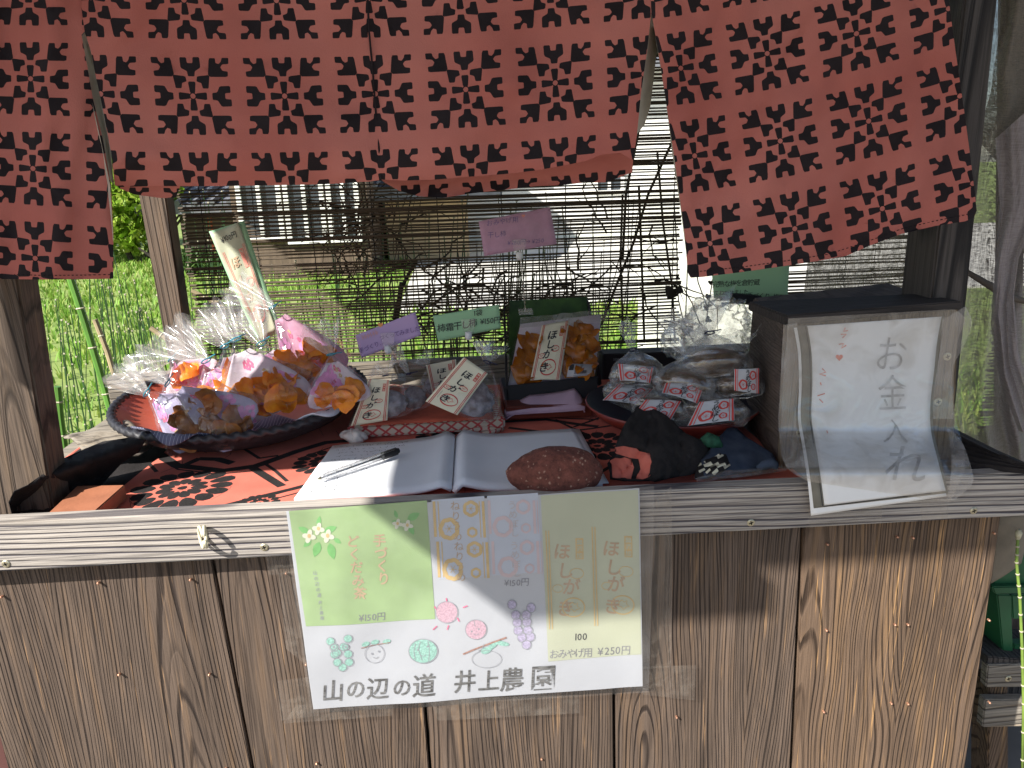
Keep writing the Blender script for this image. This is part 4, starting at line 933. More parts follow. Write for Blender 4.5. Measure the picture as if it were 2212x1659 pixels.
fl_, fr_ = G(752,948,za), G(1092,928,za); kl, kr = G(786,826,zb), G(1066,838,zb)
b = MB(); up = Vector((0,0,zb-za))
b.hexa([fl_, fr_, fr_+up, fl_+up, kl-up, kr-up, kr, kl]); o = bevel(b.build('display_board', M_lat), .004, 3); tag(o, 'low board wrapped in cream cloth with red lattice lines, under the small packets', 'board')
f = quadmap(G(800,838,zb+.001), G(1056,845,zb+.001), G(1066,906,zb+.001), G(778,922,zb+.001), lambda u, v: .001+.002*abs(nz(u*7, v*5)))
sheet('red_inlay_cloth', f, mat('red_cloth', (.45,.09,.05), .9, .2, 30, .3, 300), o, 14, 8)
kn = MB()
for k in range(5): 
    c0 = G(757+k*4, 942+k%2*4, .852)
    kn.grid(lambda u, v: c0+Vector((math.cos(u*6.28)*(.014+.006*math.sin(v*5+k))*math.sin(v*3.0+.1), math.sin(u*6.28)*.009*math.sin(v*3.0+.1), .011*math.cos(v*3.0)+.005*nz(u*4+k, v*4))), 14, 8)
kn.build('knotted_corner', mat('white_knot_cloth', (.62,.56,.52), .9, .15, 90, .4, 200), o, True)
sb = MB(); sb.tube([G(x, y, .846) for x, y in ((1000,938),(1020,930),(1050,926),(1085,928),(1060,934),(1010,942))], [.002,.005,.005,.004,.004,.002], 7); sb.build('loose_corner', M_lat, o, True)
GP = 'small labelled packets on the lattice board'
def pk(lbl, bs, nk, tlp, W, Th, seed, z=.872, lean=.03, wt=.03, tY=0, back=M_pback):
    b_ = G(*bs, z); n_ = V(*nk, b_.y+lean); t_ = V(*tlp, n_.y+tY) if tlp else None
    return bag('fruit_packet', lbl, GP, b_, n_, t_, W, Th, None, None, 0, 'dark_fruit', .016, (.1,.55), wt, seed, tie=M_tied, blob=M_viol, pleat=5)
e, P_, wf, fr4 = pk('packet at the back of the board with its crumpled top lying down', (952,852), (925,795), (905,770), .07, .035, 21, .868, .02, .028)
lab(e, [(920,789),(985,776),(992,852),(936,860)], fr4[2].y*0+e.location.y-.022, 'hoshi', M_paperw)
e, P_, wf, fr4 = pk('narrow unlabelled packet with a long twisted top behind the purple card clip', (902,888), (884,812), (846,742), .055, .03, 22, .870, .03, .012)
e, P_, wf, fr4 = pk('packet at the left of the board with its label half in sunlight', (848,902), (833,812), (822,790), .078, .035, 23, .870, .02, .028)
lab(e, [(797,818),(842,821),(837,908),(757,921)], e.location.y-.024, 'hoshi', M_paperw)
e, P_, wf, fr4 = pk('large front packet with a tilted cream label and gathered clear top', (1004,905), (1049,790), (1058,738), .098, .045, 24, .872, .05, .034, .01)
lab(e, [(1002,771),(1054,807),(988,897),(919,867)], e.location.y-.028, 'hoshi', M_paperw, dY=(.02,.02,0,0))

# ------------------------------------------------------------ cards on clear clip stands
def clip_stand(parent, pts, Y, jaw=(0,0), w_=.006):
    mb = MB(); mb.tube([V(x, y, Y) for x, y in pts], .0016, 8); mb.build('stand_rod', M_clip, parent)
    x, y = pts[0]; j = MB(); c = V(x, y-6, Y-.004); j.hexa([c+Vector(v) for v in ((-.009,-.002,-.012),(.009,-.002,-.012),(.013,-.002,.014),(-.013,-.002,.014),(-.009,.004,-.012),(.009,.004,-.012),(.013,.004,.014),(-.013,.004,.014))]); bevel(j.build('clip_jaw', M_clip, parent), .0012)
    j = MB(); c = V(x, y+12, Y-.003); j.tube([c+Vector((0,0,.006)), c-Vector((0,0,.004)), c-Vector((0,0,.008))], [.006,.0065,.004], 12); j.build('clip_collar', mat('clear_collar', (.7,.72,.75), .2, .03), parent)
    x, y = pts[-1]; c = V(x, y, Y); j = MB(); j.box(c.x-.013, c.x+.013, c.y-.012, c.y+.012, c.z-.004, c.z+.004); j.build('stand_foot', M_clip, parent)
def card(name, label, quad, Y, m, texts, rod, rdY=.004, bulge=None, extra=None):
    c = V(*rod[-1], Y); e = empty(name, c, label, 'price card', 'price cards on clear clip stands')
    P = [V(x, y, Y) for x, y in quad]; f = quadmap(*P, bulge or (lambda u, v: .002*math.sin(u*3+1)))
    o = sheet('card', f, m, e, 14, 8, 0, True, .0006)
    pf = PL(P[0], P[1], P[3]); n = f.n
    g = lambda x, y, off=0: pf(x, y, off+.0028)
    for mt, fn_ in texts:
        k = Ink(g, .0006); fn_(k); k.build('handwriting', mt, o)
    clip_stand(e, rod, Y-rdY); 
    return e, o, f
def tx(s, x, y, sz, rot, **k): return lambda q: q.row(s, x, y, sz, rot, k.get('sl', .12), k.get('b', .004), k.get('j', .5), tr=k.get('tr', 1))
M_inkp = mat('purple_pen', (.16,.10,.28), .6, .2, 60); M_inko = mat('orange_pencil', (.75,.33,.12), .7, .2, 60)
def purp(q): q.row('手づくり…', 803, 747, 12, -22, .12, .004, .5); q.row('つくってみました!!', 866, 718, 12, -14, .12, .004, .5, tr=.92)
def heart(q, x, y, s, rot=0): q.poly([(x+s*(16*math.sin(t)**3)/16, y-s*(13*math.cos(t)-5*math.cos(2*t)-2*math.cos(3*t)-math.cos(4*t))/16) for t in [2*math.pi*k/20 for k in range(20)]])
card('price_card', 'purple handwritten card with a small orange heart, on a clear clip stand', [(768,724),(897,674),(910,724),(781,773)], .40, M_purple,
     [(M_inkp, purp), (M_inko, lambda q: (heart(q, 822, 701, 6), [q.line([(782+i*6, 727-i*2.1-3), (785+i*6, 733-i*2.1), (787+i*6, 726-i*2.1)], 1) for i in range(6)]))],
     [(838,742),(846,765),(855,790),(862,815)])
card('price_card', 'green handwritten card reading one bag at a price, on a clear clip stand', [(935,682),(1078,658),(1082,709),(946,737)], .42, M_pgreen,
     [(M_ink, lambda q: (q.row('柿霜干し柿', 988, 703, 19, -9, .1, .006, .6, tr=.9), q.row('1袋', 1033, 675, 15, -6, .1, .004, .5), q.row('¥150円', 1059, 692, 16, -6, .12, .004, .5, tr=.95)))],
     [(1012,712),(1016,745),(1020,775),(1024,800)])
card('price_card', 'pink handwritten card sealed in clear plastic high above the green box', [(1034,478),(1188,447),(1203,527),(1046,553)], .47, M_pink,
     [(M_inkp, lambda q: (q.row('おみやげ用', 1085, 478, 14, -8, .12, .0, .7), q.row('干し柿', 1073, 506, 14, -6, .12, .0, .7), q.row('¥280円→¥250', 1135, 522, 12, -4, .12, .0, .6))), (M_inkrf, lambda q: heart(q, 1130, 466, 4))],
     [(1122,540),(1127,580),(1130,616),(1135,673)])
f = quadmap(V(1025,474,.462), V(1196,441,.462), V(1213,528,.462), V(1040,560,.462), lambda u, v: .0025+.003*abs(nz(u*5, v*4)))
o = sheet('clear_pouch', f, M_film, bpy.data.objects['price_card.002'], 20, 12, 0, True, 0)

# ------------------------------------------------------------ black display box with the large persimmon package
bb = empty('display_box', V(1190, 850, .46), 'black open box lined with green mottled card, holding the large persimmon package', 'box')
M_blk = mat('black_card', (.014,.014,.018), .5, .1, 40); M_mot = mat('green_mottled_card', (.015,.04,.018), .6, .1, 22, 0, 0, .3, col2=(.06,.14,.03))
def slab(name, quad, Yf, Yb, m, parent, bw=.0012):
    F = [V(x, y, Yf) for x, y in quad]; F = [F[3], F[2], F[1], F[0]]; B = [p+Vector((0, Yb-Yf, 0)) for p in F]; mb = MB(); mb.hexa(F+B); return bevel(mb.build(name, m, parent), bw)
slab('front_wall', [(1087,835),(1292,813),(1290,858),(1094,876)], .40, .405, M_blk, bb)
q = [V(1087,662,.53), V(1093,836,.40), V(1096,876,.40), V(1092,850,.53)]
mb = MB(); mb.hexa([q[2], q[3], q[0], q[1]]+[p+Vector((.004,0,0)) for p in (q[2], q[3], q[0], q[1])]); bevel(mb.build('side_wall', M_blk, bb), .001)
slab('back_panel', [(1100,650),(1270,642),(1296,830),(1100,845)], .545, .55, M_mot, bb)
slab('side_wall', [(1268,643),(1276,660),(1300,830),(1292,835)], .53, .54, M_blk, bb)
slab('base', [(1092,856),(1292,842),(1290,858),(1094,875)], .406, .54, M_blk, bb)
pg = empty('persimmon_package', V(1190, 830, .42), 'large flat clear package of orange dried persimmons leaning in the green-lined black box', 'package')
PQ = [V(1124,697,.50), V(1300,676,.50), V(1284,818,.415), V(1096,834,.415)]
fb = quadmap(*PQ); sheet('backing_card', quadmap(*PQ, lambda u, v: .001), M_pback, pg, 6, 6, -.006)
pp = PL(PQ[0], PQ[1], PQ[3])
rnd = random.Random(4)
M_per = mat('persimmon_flesh', (.30,.075,.006), .22, .25, 32, .3, 60, .5, col2=(.62,.22,.015), trl=.25)
for x, y, r_ in ((1150,745,.021),(1140,775,.024),(1125,805,.022),(1152,815,.02),(1238,735,.022),(1265,720,.022),(1278,752,.02),(1247,765,.024),(1270,785,.021),(1235,800,.022),(1258,810,.02)):
    mb = MB()
    for q in range(2): slice_mesh(mb, pp(x+rnd.uniform(-5, 5), y+rnd.uniform(-5, 5), .003+.006*q), r_*(1.12-.3*q), pp.n+Vector((rnd.uniform(-.25, .25), 0, rnd.uniform(-.25, .25))), rnd)
    mb.build('dried_persimmon', M_per, pg, True)
fl = quadmap(pp(1170,711,.014), pp(1229,701,.014), pp(1209,828,.014), pp(1145,829,.014), lambda u, v: .004*math.sin(v*3.1)+.003*math.sin(u*3.1))
o = sheet('paper_label', fl, M_paperw, pg, 12, 20); label_hoshi(fl, o, asp=2.05)
fs_ = quadmap(pp(1229,793,.0145), pp(1280,795,.0145), pp(1275,818,.0145), pp(1223,822,.0145)); o = sheet('sticker', fs_, M_paper, pg, 2, 2)
k = Ink(fs_, .0006); x = .28
while x < .80: wd = random.choice((.008,.014,.02)); k.poly([(x,.52),(x+wd,.52),(x+wd,.82),(x,.82)]); x += wd+random.choice((.008,.014))
k.row('干し柿', .42, .13, .11, sy=.2); k.row('奈良県', .42, .30, .11, sy=.2); k.row('井上農園', .46, .46, .10, sy=.18)
k.poly([(.03,.04),(.22,.04),(.22,.5),(.03,.5)]); k.line([(.25,.93),(.85,.93)], .02); k.build('sticker_print', M_ink, o)
fw = quadmap(pp(1124,695,.016), pp(1316,676,.016), pp(1287,818,.016), pp(1089,835,.016), lambda u, v: .005*math.sin(u*3.14)*math.sin(v*3.14)+.003*nz(u*5, v*5)); sheet('clear_wrapper', fw, M_film, pg, 24, 20, 0, True, 0)
fw = quadmap(pp(1124,693,.012), pp(1318,674,.012), pp(1311,700,.012), pp(1122,715,.012), lambda u, v: .002*math.sin(u*30)*(1-v)); sheet('sealed_edge', fw, M_tail, pg, 30, 4, 0, True, 0)
# box beneath and the folded cloth on it
b = MB(); a0, a1 = V(1094,906,.36), V(1280,900,.36); hgt = .024
b.hexa([a0, a1, a1+Vector((0,0,hgt)), a0+Vector((0,0,hgt)), a0+Vector((0,.2,0)), a1+Vector((0,.2,0)), a1+Vector((0,.2,hgt)), a0+Vector((0,.2,hgt))])
for v in b.v: v.z = max(v.z, .8395)
o = bevel(b.build('lacquer_box', mat('brown_red_lacquer', (.12,.025,.015), .3, .2, 20, coat=.4)), .002); tag(o, 'flat dark red lacquered box under the black display box', 'box')
def pkf(lay):
    def f(u, v):
        top = [(1089,889),(1115,872),(1145,856),(1180,853),(1215,848),(1243,841),(1256,855),(1266,874)]; k = u*(len(top)-1); i = min(int(k), 6); t = k-i
        x = top[i][0]*(1-t)+top[i+1][0]*t; y = top[i][1]*(1-t)+top[i+1][1]*t; yb = 893-u*12
        p0 = V(x, y+lay*5+1, .385); p1 = V(x+(3 if u < .5 else -2), max(y+lay*5+4, yb), .352); return p0.lerp(p1, v)+Vector((0, .012*(1-v), .002*math.sin(v*3+lay)))
    return f
mb = MB()
for l_ in range(3): mb.grid(pkf(l_), 28, 5)
o = mb.build('folded_cloth', mat('pink_felt', (.48,.34,.44), .95, .08, 30, .3, 500), None, True); tag(solid(o, .002), 'folded pale pink cloth lying in front of the black display box', 'cloth')

# ------------------------------------------------------------ plum dish and bags
dc = G(1452, 872, .88); DZ = .842
dp = lambda r, a, z: Vector((dc.x+r*math.cos(a), dc.y+r*math.sin(a), DZ+z))
de = empty('plum_dish', (dc.x, dc.y, DZ), 'shallow dark dish with red underside, heaped with bags of pickled plums', 'dish')
lathe([(.0,.016),(.09,.016),(.125,.03),(.147,.046)], dp).build('dish_inside', mat('dark_lacquer', (.02,.009,.011), .6, .2, 20, spec=.1), de, True)
lathe([(.147,.046),(.149,.044),(.128,.022),(.09,.002),(0,.001)], dp).build('dish_underside', mat('red_lacquer_deep', (.22,.03,.02), .3, .15, 20, coat=.4), de, True)
M_film2 = film('crinkled_cellophane', haze=.13, gloss=.10, bump=.8, bs=42, edge=.4)
GU = 'bags of pickled plums heaped on the dish'
def ub(lbl, bs, nk, tlp, W, Th, seed, quad, Yl, z=.89, lean=.05, wt=.035, pleat=5, dY=(0,0,0,0)):
    b_ = G(*bs, z); n_ = V(*nk, b_.y+lean); t_ = V(*tlp, n_.y+.02)
    e, P_, wf, fr4 = bag('pickled_plum_bag', lbl, GU, b_, n_, t_, W, Th, None, None, 0, 'pickled_plums', .016, (.1,.55), wt, seed, tie=M_tied, blob=M_ume, pleat=pleat, body=M_film2)
    if quad: lab(e, quad, b_.y+Yl-.026, 'ume', M_paper, lambda u, v: .003*math.sin(u*3.1)+.001*nz(u*5, v*5), dY=dY)
    return e
ub('back left plum bag with a two-lobed clear top standing up', (1378,842), (1369,770), (1352,692), .085, .05, 31, [(1334,786),(1412,795),(1405,828),(1339,822)], -.010, .93, .04, .012, 3, (.02,.02,0,0))
ub('plum bag at the far right, half hidden by the wooden box', (1592,868), (1585,780), (1570,720), .085, .05, 36, [(1586,797),(1640,795),(1640,850),(1586,843)], -.012, .915, .04, .05, 6)
ub('plum bag in the middle with a star-shaped burst of clear film', (1472,868), (1486,785), (1480,708), .095, .05, 33, [(1437,828),(1521,835),(1507,873),(1430,849)], -.014, .92, .04, .055, 7, (.02,.02,0,0))
ub('big crinkled plum bag top catching light at the back right', (1545,830), (1535,735), (1495,655), .115, .07, 37, None, 0, .94, .04, .07, 8)
ub('left plum bag with its label tilted towards the rim', (1352,890), (1378,825), (1395,800), .095, .05, 32, [(1337,830),(1411,841),(1379,875),(1302,864)], -.016, .885, .04, .03, 5, (.02,.02,0,0))
ub('front middle plum bag partly behind the dark cloth', (1418,920), (1432,855), (1445,835), .095, .05, 34, [(1393,864),(1472,867),(1448,909),(1368,896)], -.018, .88, .04, .03, 5, (.02,.02,0,0))
ub('front right plum bag with the largest readable label', (1540,926), (1545,858), (1540,830), .105, .05, 35, [(1510,869),(1585,861),(1587,908),(1485,920)], -.018, .88, .04, .04, 5, (.02,.02,0,0))
# loose crumpled film heaps above the plum bags
def crumple(px, py, Y, rx, rz, label, seed, m=None, sub=5):
    bm = bmesh.new(); bmesh.ops.create_icosphere(bm, subdivisions=sub, radius=1); c = V(px, py, Y)
    for v in bm.verts:
        d = v.co.normalized(); k = 1+.45*abs(nz(d.x*2+seed, d.y*2, d.z*2))-.35*abs(nz(d.x*5, d.y*5+seed, d.z*5))+.12*nz(d.x*11, d.y*11, d.z*11+seed); v.co = Vector((d.x*rx, d.y*rx*.6, d.z*rz))*k
    me = bpy.data.meshes.new('cellophane_crumple'); bm.to_mesh(me); bm.free(); me.materials.append(m or M_tail)
    for p in me.polygons: p.use_smooth = True
    o = bpy.data.objects.new('cellophane_crumple', me); COL.objects.link(o); o.location = c; tag(o, label, 'film', 'crumpled clear film over the plum bags'); return o
crumple(1548, 716, dc.y+.05, .062, .055, 'large ball of crumpled clear film touching the wooden box', 1, M_film2)
crumple(1478, 735, dc.y+.09, .04, .035, 'smaller ball of crumpled clear film with a smooth pale dome', 2, M_film2)
b = MB(); b.hexa([V(1302,842,.62), V(1620,842,.62), V(1620,755,.62), V(1302,765,.62)]+[p+Vector((0,.05,0)) for p in (V(1302,842,.62), V(1620,842,.62), V(1620,755,.62), V(1302,765,.62))])
o = bevel(b.build('black_carton', M_blk), .002); tag(o, 'black carton lying behind the plum dish', 'box')
k = Ink(lambda x, y, off=0: V(x, y, .6195), 0); k.row('SORMEN SINCE', 1350, 776, 7, -1); k.build('carton_lettering', M_pencil, o)
# green card and black clip on the right
e = empty('price_card', V(1612, 700, .46), 'big pale green card about ripe plums held by a black clip under the curtain corner', 'price card')
f = quadmap(V(1537,578,.46), V(1706,560,.46), V(1701,646,.46), V(1542,645,.46)); o = sheet('card', f, M_pgreen, e, 8, 6)
k = Ink(lambda x, y, off=0: V(x, y, .4594-off), .0002); k.row('完熟な梅を倉貯蔵', 1590, 612, 14.5, -3, .1, .004, .5, tr=.88); k.row('にてねかせました。', 1580, 632, 11.5, -2, .1, .004, .5, tr=.92); k.row('手づくり 梅干し', 1661, 640, 12.5, 3, .1, .004, .5); k.build('handwriting', M_ink, o)
slab('clip', [(1582,634),(1645,640),(1643,662),(1584,655)], .448, .47, M_blk, e); t = MB(); t.tube([V(1612,655,.46), V(1612,760,.46)], .003, 8); t.build('clip_stem', M_clip, e)

# ------------------------------------------------------------ guest book, pen, stone
nbk = empty('open_notebook', G(980, 1010, .842), 'open notebook with handwriting on its left page and a blank right page', 'notebook')
NZ = .8425; M_page = mat('notebook_paper', (.80,.82,.86), .6, .03, 14, .1, 40)
def page(tl, tr, br, bl_, f_, name, zz=.006):
    A = [G(*q, NZ) for q in (tl, tr, br, bl_)]
    g = lambda u, v, off=0: ((A[0]*(1-u)+A[1]*u)*(1-v)+(A[3]*(1-u)+A[2]*u)*v)+Vector((0,0,f_(u, v)+off))
    o = sheet(name, g, M_page, nbk, 30, 10, 0, True, 0); solid(o, zz); return g, o
gl, ol = page((719,970),(984,952),(977,1071),(636,1086), lambda u, v: .006+.010*math.exp(-((1-u)/.16)**2*1.2)*(1-math.exp(-((1-u)/.04)**2))+.004*u+.0015*nz(u*3, v*3), 'left_page', .005)
gr, orr = page((984,952),(1240,935),(1302,1052),(977,1071), lambda u, v: .006+.014*math.exp(-((u)/.2)**2*1.1)*(1-math.exp(-(u/.04)**2))+.002*math.sin(u*2+v), 'right_page', .007)
gs = lambda u, v, off=0: gr(u, v, -.0015)+Vector((.006*u+.003, .002, 0)); sheet('lower_page', gs, M_page, nbk, 20, 6, 0, True, .001)
rnd = random.Random(3); k = Ink(gl, .0006)
for r_ in range(13):
    v = .06+r_*.07; x = .06+rnd.uniform(0, .04)
    wmax = (.62, .60, .55, .40, .36, .50, .42, .38, .34, .30, .28, .26, .24)[r_]
    while x < wmax:
        P = [(x, v)]; a = rnd.uniform(0, 6)
        for _ in range(rnd.randint(2, 4)): x += rnd.uniform(.002, .011); P.append((x, v+rnd.uniform(-.018, .018)))
        k.line(P, .0035); x += rnd.choice((.008, .012, .03))
k.build('handwriting', M_inkg, ol)
pn = empty('ballpoint_pen', G(780, 1000, .86), 'clear ballpoint pen with a black cap end lying across the left page', 'pen')
A, B = G(683,1036,.856), G(861,973,.861); d = B-A
pt = MB(); pt.tube([A, A+d*.05], [.0006,.0022], 10); pt.build('pen_tip', M_metal, pn, True)
pt = MB(); pt.tube([A+d*.05, A+d*.12, A+d*.80], [.003,.0052,.0056], 14); pt.build('barrel', film('pen_plastic', tint=(.7,.72,.76), haze=.22, gloss=.18, rough=.08, bump=.02, edge=.7), pn, True)
pt = MB(); pt.tube([A+d*.05, A+d*.78], .0013, 8); pt.build('ink_refill', M_ink, pn, True)
pt = MB(); pt.tube([A+d*.79, A+d*.97], .0062, 14); pt.tube([A+d*.97, A+d*1.0], .0042, 12); pt.build('pen_cap', mat('black_plastic', (.015,.015,.017), .3, .1, 30), pn, False)
pt = MB(); q = Vector((0,-.004,.0055)); pt.tube([A+d*.60+q, A+d*.93+q, A+d*.96+q*.6], [.0013,.0015,.0015], 6); pt.build('pocket_clip', M_clip, pn)
M_stone, t_, b_p = newmat('red_scoria'); L = t_.links; b_p.inputs['Roughness'].default_value = .92
tcn = t_.nodes.new('ShaderNodeTexCoord'); n1 = t_.nodes.new('ShaderNodeTexNoise'); n1.inputs['Scale'].default_value = 75; n1.inputs['Detail'].default_value = 6; n1.inputs['Roughness'].default_value = .75; L.new(tcn.outputs['Object'], n1.inputs[0])
v1 = t_.nodes.new('ShaderNodeTexVoronoi'); v1.inputs['Scale'].default_value = 150; L.new(tcn.outputs['Object'], v1.inputs[0])
n2 = t_.nodes.new('ShaderNodeTexNoise'); n2.inputs['Scale'].default_value = 110; L.new(tcn.outputs['Object'], n2.inputs[0])
sp1 = t_.nodes.new('ShaderNodeMapRange'); sp1.inputs[1].default_value = .52; sp1.inputs[2].default_value = .58; L.new(n2.outputs[0], sp1.inputs[0])
sp2 = t_.nodes.new('ShaderNodeMapRange'); sp2.inputs[1].default_value = .34; sp2.inputs[2].default_value = .24; L.new(v1.outputs['Distance'], sp2.inputs[0])
spm = t_.nodes.new('ShaderNodeMath'); spm.operation = 'MULTIPLY'; L.new(sp1.outputs[0], spm.inputs[0]); L.new(sp2.outputs[0], spm.inputs[1])
c1 = t_.nodes.new('ShaderNodeValToRGB'); c1.color_ramp.elements[0].position = .3; c1.color_ramp.elements[0].color = (.07,.022,.016,1); c1.color_ramp.elements[1].position = .68; c1.color_ramp.elements[1].color = (.26,.085,.06,1); L.new(n1.outputs[0], c1.inputs[0])
mx_ = t_.nodes.new('ShaderNodeMix'); mx_.data_type = 'RGBA'; mx_.inputs[7].default_value = (.42,.25,.18,1); L.new(spm.outputs[0], mx_.inputs[0]); L.new(c1.outputs[0], mx_.inputs[6]); L.new(mx_.outputs[2], b_p.inputs['Base Color'])
bpn = t_.nodes.new('ShaderNodeBump'); bpn.inputs['Strength'].default_value = 1; bpn.inputs['Distance'].default_value = .003; L.new(n1.outputs[0], bpn.inputs['Height']); L.new(bpn.outputs[0], b_p.inputs['Normal'])
bm = bmesh.new(); bmesh.ops.create_icosphere(bm, subdivisions=6, radius=1)
for v in bm.verts:
    d_ = v.co.normalized(); x = d_.x; k_ = 1+.07*nz(x*1.5, d_.y*1.5, d_.z*1.5)+.022*nz(x*7, d_.y*7, d_.z*7)+.010*nz(x*22, d_.y*22, d_.z*22)
    pin = 1-.18*abs(x)**3; dent = -.30*math.exp(-((x-.02)**2+(d_.z-.62)**2)*50) if d_.y < .5 else 0
    v.co = Vector((x*.067*k_, d_.y*.040*k_*pin, (d_.z*.036+dent*.02)*k_*pin))
me = bpy.data.meshes.new('stone'); bm.to_mesh(me); bm.free(); me.materials.append(M_stone)
for p in me.polygons: p.use_smooth = True
so = bpy.data.objects.new('stone', me); COL.objects.link(so); so.location = G(1202, 1020, .876); so.rotation_euler = (0, math.radians(2), math.radians(4)); tag(so, 'pitted dark red stone weighing down the right page of the notebook', 'stone')
# ------------------------------------------------------------ dark cloth bundle
def heap(name, out, polys, Yb, Yt, bul, mats, label, step=9, fold=.012, sd=0, thick=.004, thing=True, zb=.8385):
    ys = [p[1] for p in out]; y0, y1 = min(ys), max(ys); xs = [p[0] for p in out]; x0, x1 = min(xs), max(xs)
    def sf(x, y):
        t = (y1-y)/(y1-y0); Y = Yb+(Yt-Yb)*t-bul*math.sin(math.pi*min(1, max(0, (x-x0)/(x1-x0))))*math.sqrt(max(0, math.sin(math.pi*min(1, max(.02, t)))))
        Y += fold*(nz(x*.018+sd, y*.012)+.5*abs(nz(x*.05, y*.03+sd))+.22*nz(x*.11, y*.08, sd)-.5*abs(nz(x*.022+y*.02+sd, y*.008, 3)))
        p = V(x, y, Y)
        if p.z < zb: p = G(x, y, zb)
        return p
    vs, fs, mi = pxmesh(out, polys, step, sf); o = mk(name, vs, fs, mats, None, True, mi); solid(o, thick); o.modifiers[0].offset = -1 if sd >= 0 else 1
    tag(o, label, 'cloth'); return o
heap('dark_cloth', [(1318,1036),(1316,1005),(1326,980),(1336,955),(1350,925),(1362,898),(1378,880),(1390,878),(1410,886),(1440,903),(1462,925),(1480,940),(1505,952),(1528,962),(1532,980),(1520,1000),(1510,1022),(1460,1030),(1400,1040),(1350,1040)],
     [[(1330,968),(1352,965),(1380,972),(1404,983),(1410,1000),(1402,1030),(1388,1038),(1372,1038),(1384,1012),(1380,996),(1362,988),(1342,985),(1328,982)], [(1319,1000),(1332,992),(1352,990),(1370,1000),(1372,1012),(1360,1034),(1330,1035),(1319,1028)]],
     .045, .17, .035, [M_clothblk, M_coral], 'dark cloth bundle with coral patches peaked beside the stone', fold=.022, step=6)
dk = Ink(lambda x, y, off=0: V(x, y, .05-.008), 0)
M_denim = mat('denim', (.035,.05,.085), .9, .35, 40, .5, 900, .2, col2=(.07,.09,.13))
heap('denim_cloth', [(1520,1030),(1515,1000),(1545,962),(1562,938),(1575,925),(1592,930),(1610,948),(1640,965),(1668,985),(1676,1000),(1670,1012),(1640,1018),(1600,1022),(1560,1030)], [], .035, .17, .02, [M_denim, M_black], 'dark blue denim cloth with a rolled hem leaning on the wooden box', sd=2)
t = MB(); t.tube([V(x, y, .03) for x, y in ((1636,1012),(1650,1004),(1664,1000),(1674,1004),(1676,1012))], [.004,.006,.007,.006,.004], 8); t.build('rolled_hem', M_denim, bpy.data.objects['denim_cloth'], True)
heap('striped_cloth', [(1500,1034),(1508,1000),(1530,978),(1558,968),(1585,985),(1588,1004),(1560,1020),(1530,1034)],
     [[(1515+i*11+k_*2, 985+((i*5) % 9)), (1530+i*10, 979+i*2), (1532+i*10, 984+i*2), (1517+i*11, 991+((i*5) % 9))] for i in range(4) for k_ in (0,)]+[[(1508+i*13, 1008+((i*7) % 6)), (1524+i*13, 1001+i), (1526+i*13, 1006+i), (1510+i*13, 1013+((i*7) % 6))] for i in range(5)]+[[(1510+i*14, 1022+((i*3) % 4)), (1522+i*13, 1016), (1524+i*13, 1020), (1512+i*14, 1027)] for i in range(3)],
     .03, .13, .03, [M_clothblk, M_paperw], 'black cloth with broken white stripes between the bundle and the denim', sd=4, step=7)
t = MB(); Q = [V(x, y, .10) for x, y in ((1515,955),(1530,950),(1545,955),(1558,965))]; t.tube(Q, [.006,.012,.010,.004], 8); tag(t.build('cloth_tag', mat('green_black_cloth', (.02,.09,.05), .8, .5, 90, .3, 200), None, True), 'small green knotted scrap on top of the striped cloth', 'cloth')
o = heap('grey_plastic_strip', [(1500,1034),(1560,1018),(1640,1012),(1690,1006),(1700,1016),(1640,1026),(1560,1036),(1510,1042)], [], .012, .03, .004, [M_tape], 'clear tape strip wrapped over the back edge of the rail', sd=1, fold=.003, thick=.0008); o['category'] = 'tape'
# ------------------------------------------------------------ cash box
cb = empty('cash_box', (.5, .2, .84), 'dark wooden cash box with an overhanging lid and a paper sign on its front', 'box')
Yf = .078
F = [V(1686,1010,Yf), V(2058,1003,Yf), V(2072,662,Yf), V(1699,700,Yf)]
for p in F[:2]: p.z = .8385
bk_l, bk_lt = G(1606,906,.8385), V(1614,676,.335)
Bk = [bk_l, bk_l+(F[1]-F[0])*.98, Vector((bk_l.x+(F[2]-F[3]).x*.97, bk_l.y, F[2].z)), Vector((bk_lt.x, bk_l.y, F[3].z-.002))]
mb = MB(); sh = Vector((0,.012,0)); mb.hexa([F[0]+sh, F[1]+sh, F[2]+sh, F[3]+sh]+Bk); bevel(mb.build('box_body', M_box, cb), .002)
mb = MB(); mb.hexa([F[0], F[1], F[2], F[3], F[0]+sh, F[1]+sh, F[2]+sh, F[3]+sh]); bevel(mb.build('front_board', M_boxf, cb), .0015)
bl2 = [V(1697,704,.066), V(2080,668,.066), V(2079,650,.066), V(1699,681,.066)]
zt = bl2[2].z; bb_ = G(1616,651,(bl2[3].z)); br_ = G(1990,634,(bl2[2].z))
mb = MB(); hh = Vector((0,0,-.014)); mb.hexa(bl2+[bb_+hh, br_+hh, br_, bb_]); bevel(mb.build('lid', M_boxt, cb), .002)
for x, y in ((2046,770),(2026,868),(1735,720),(1728,935)): screw(x, y, Yf-.0003, cb, .006)
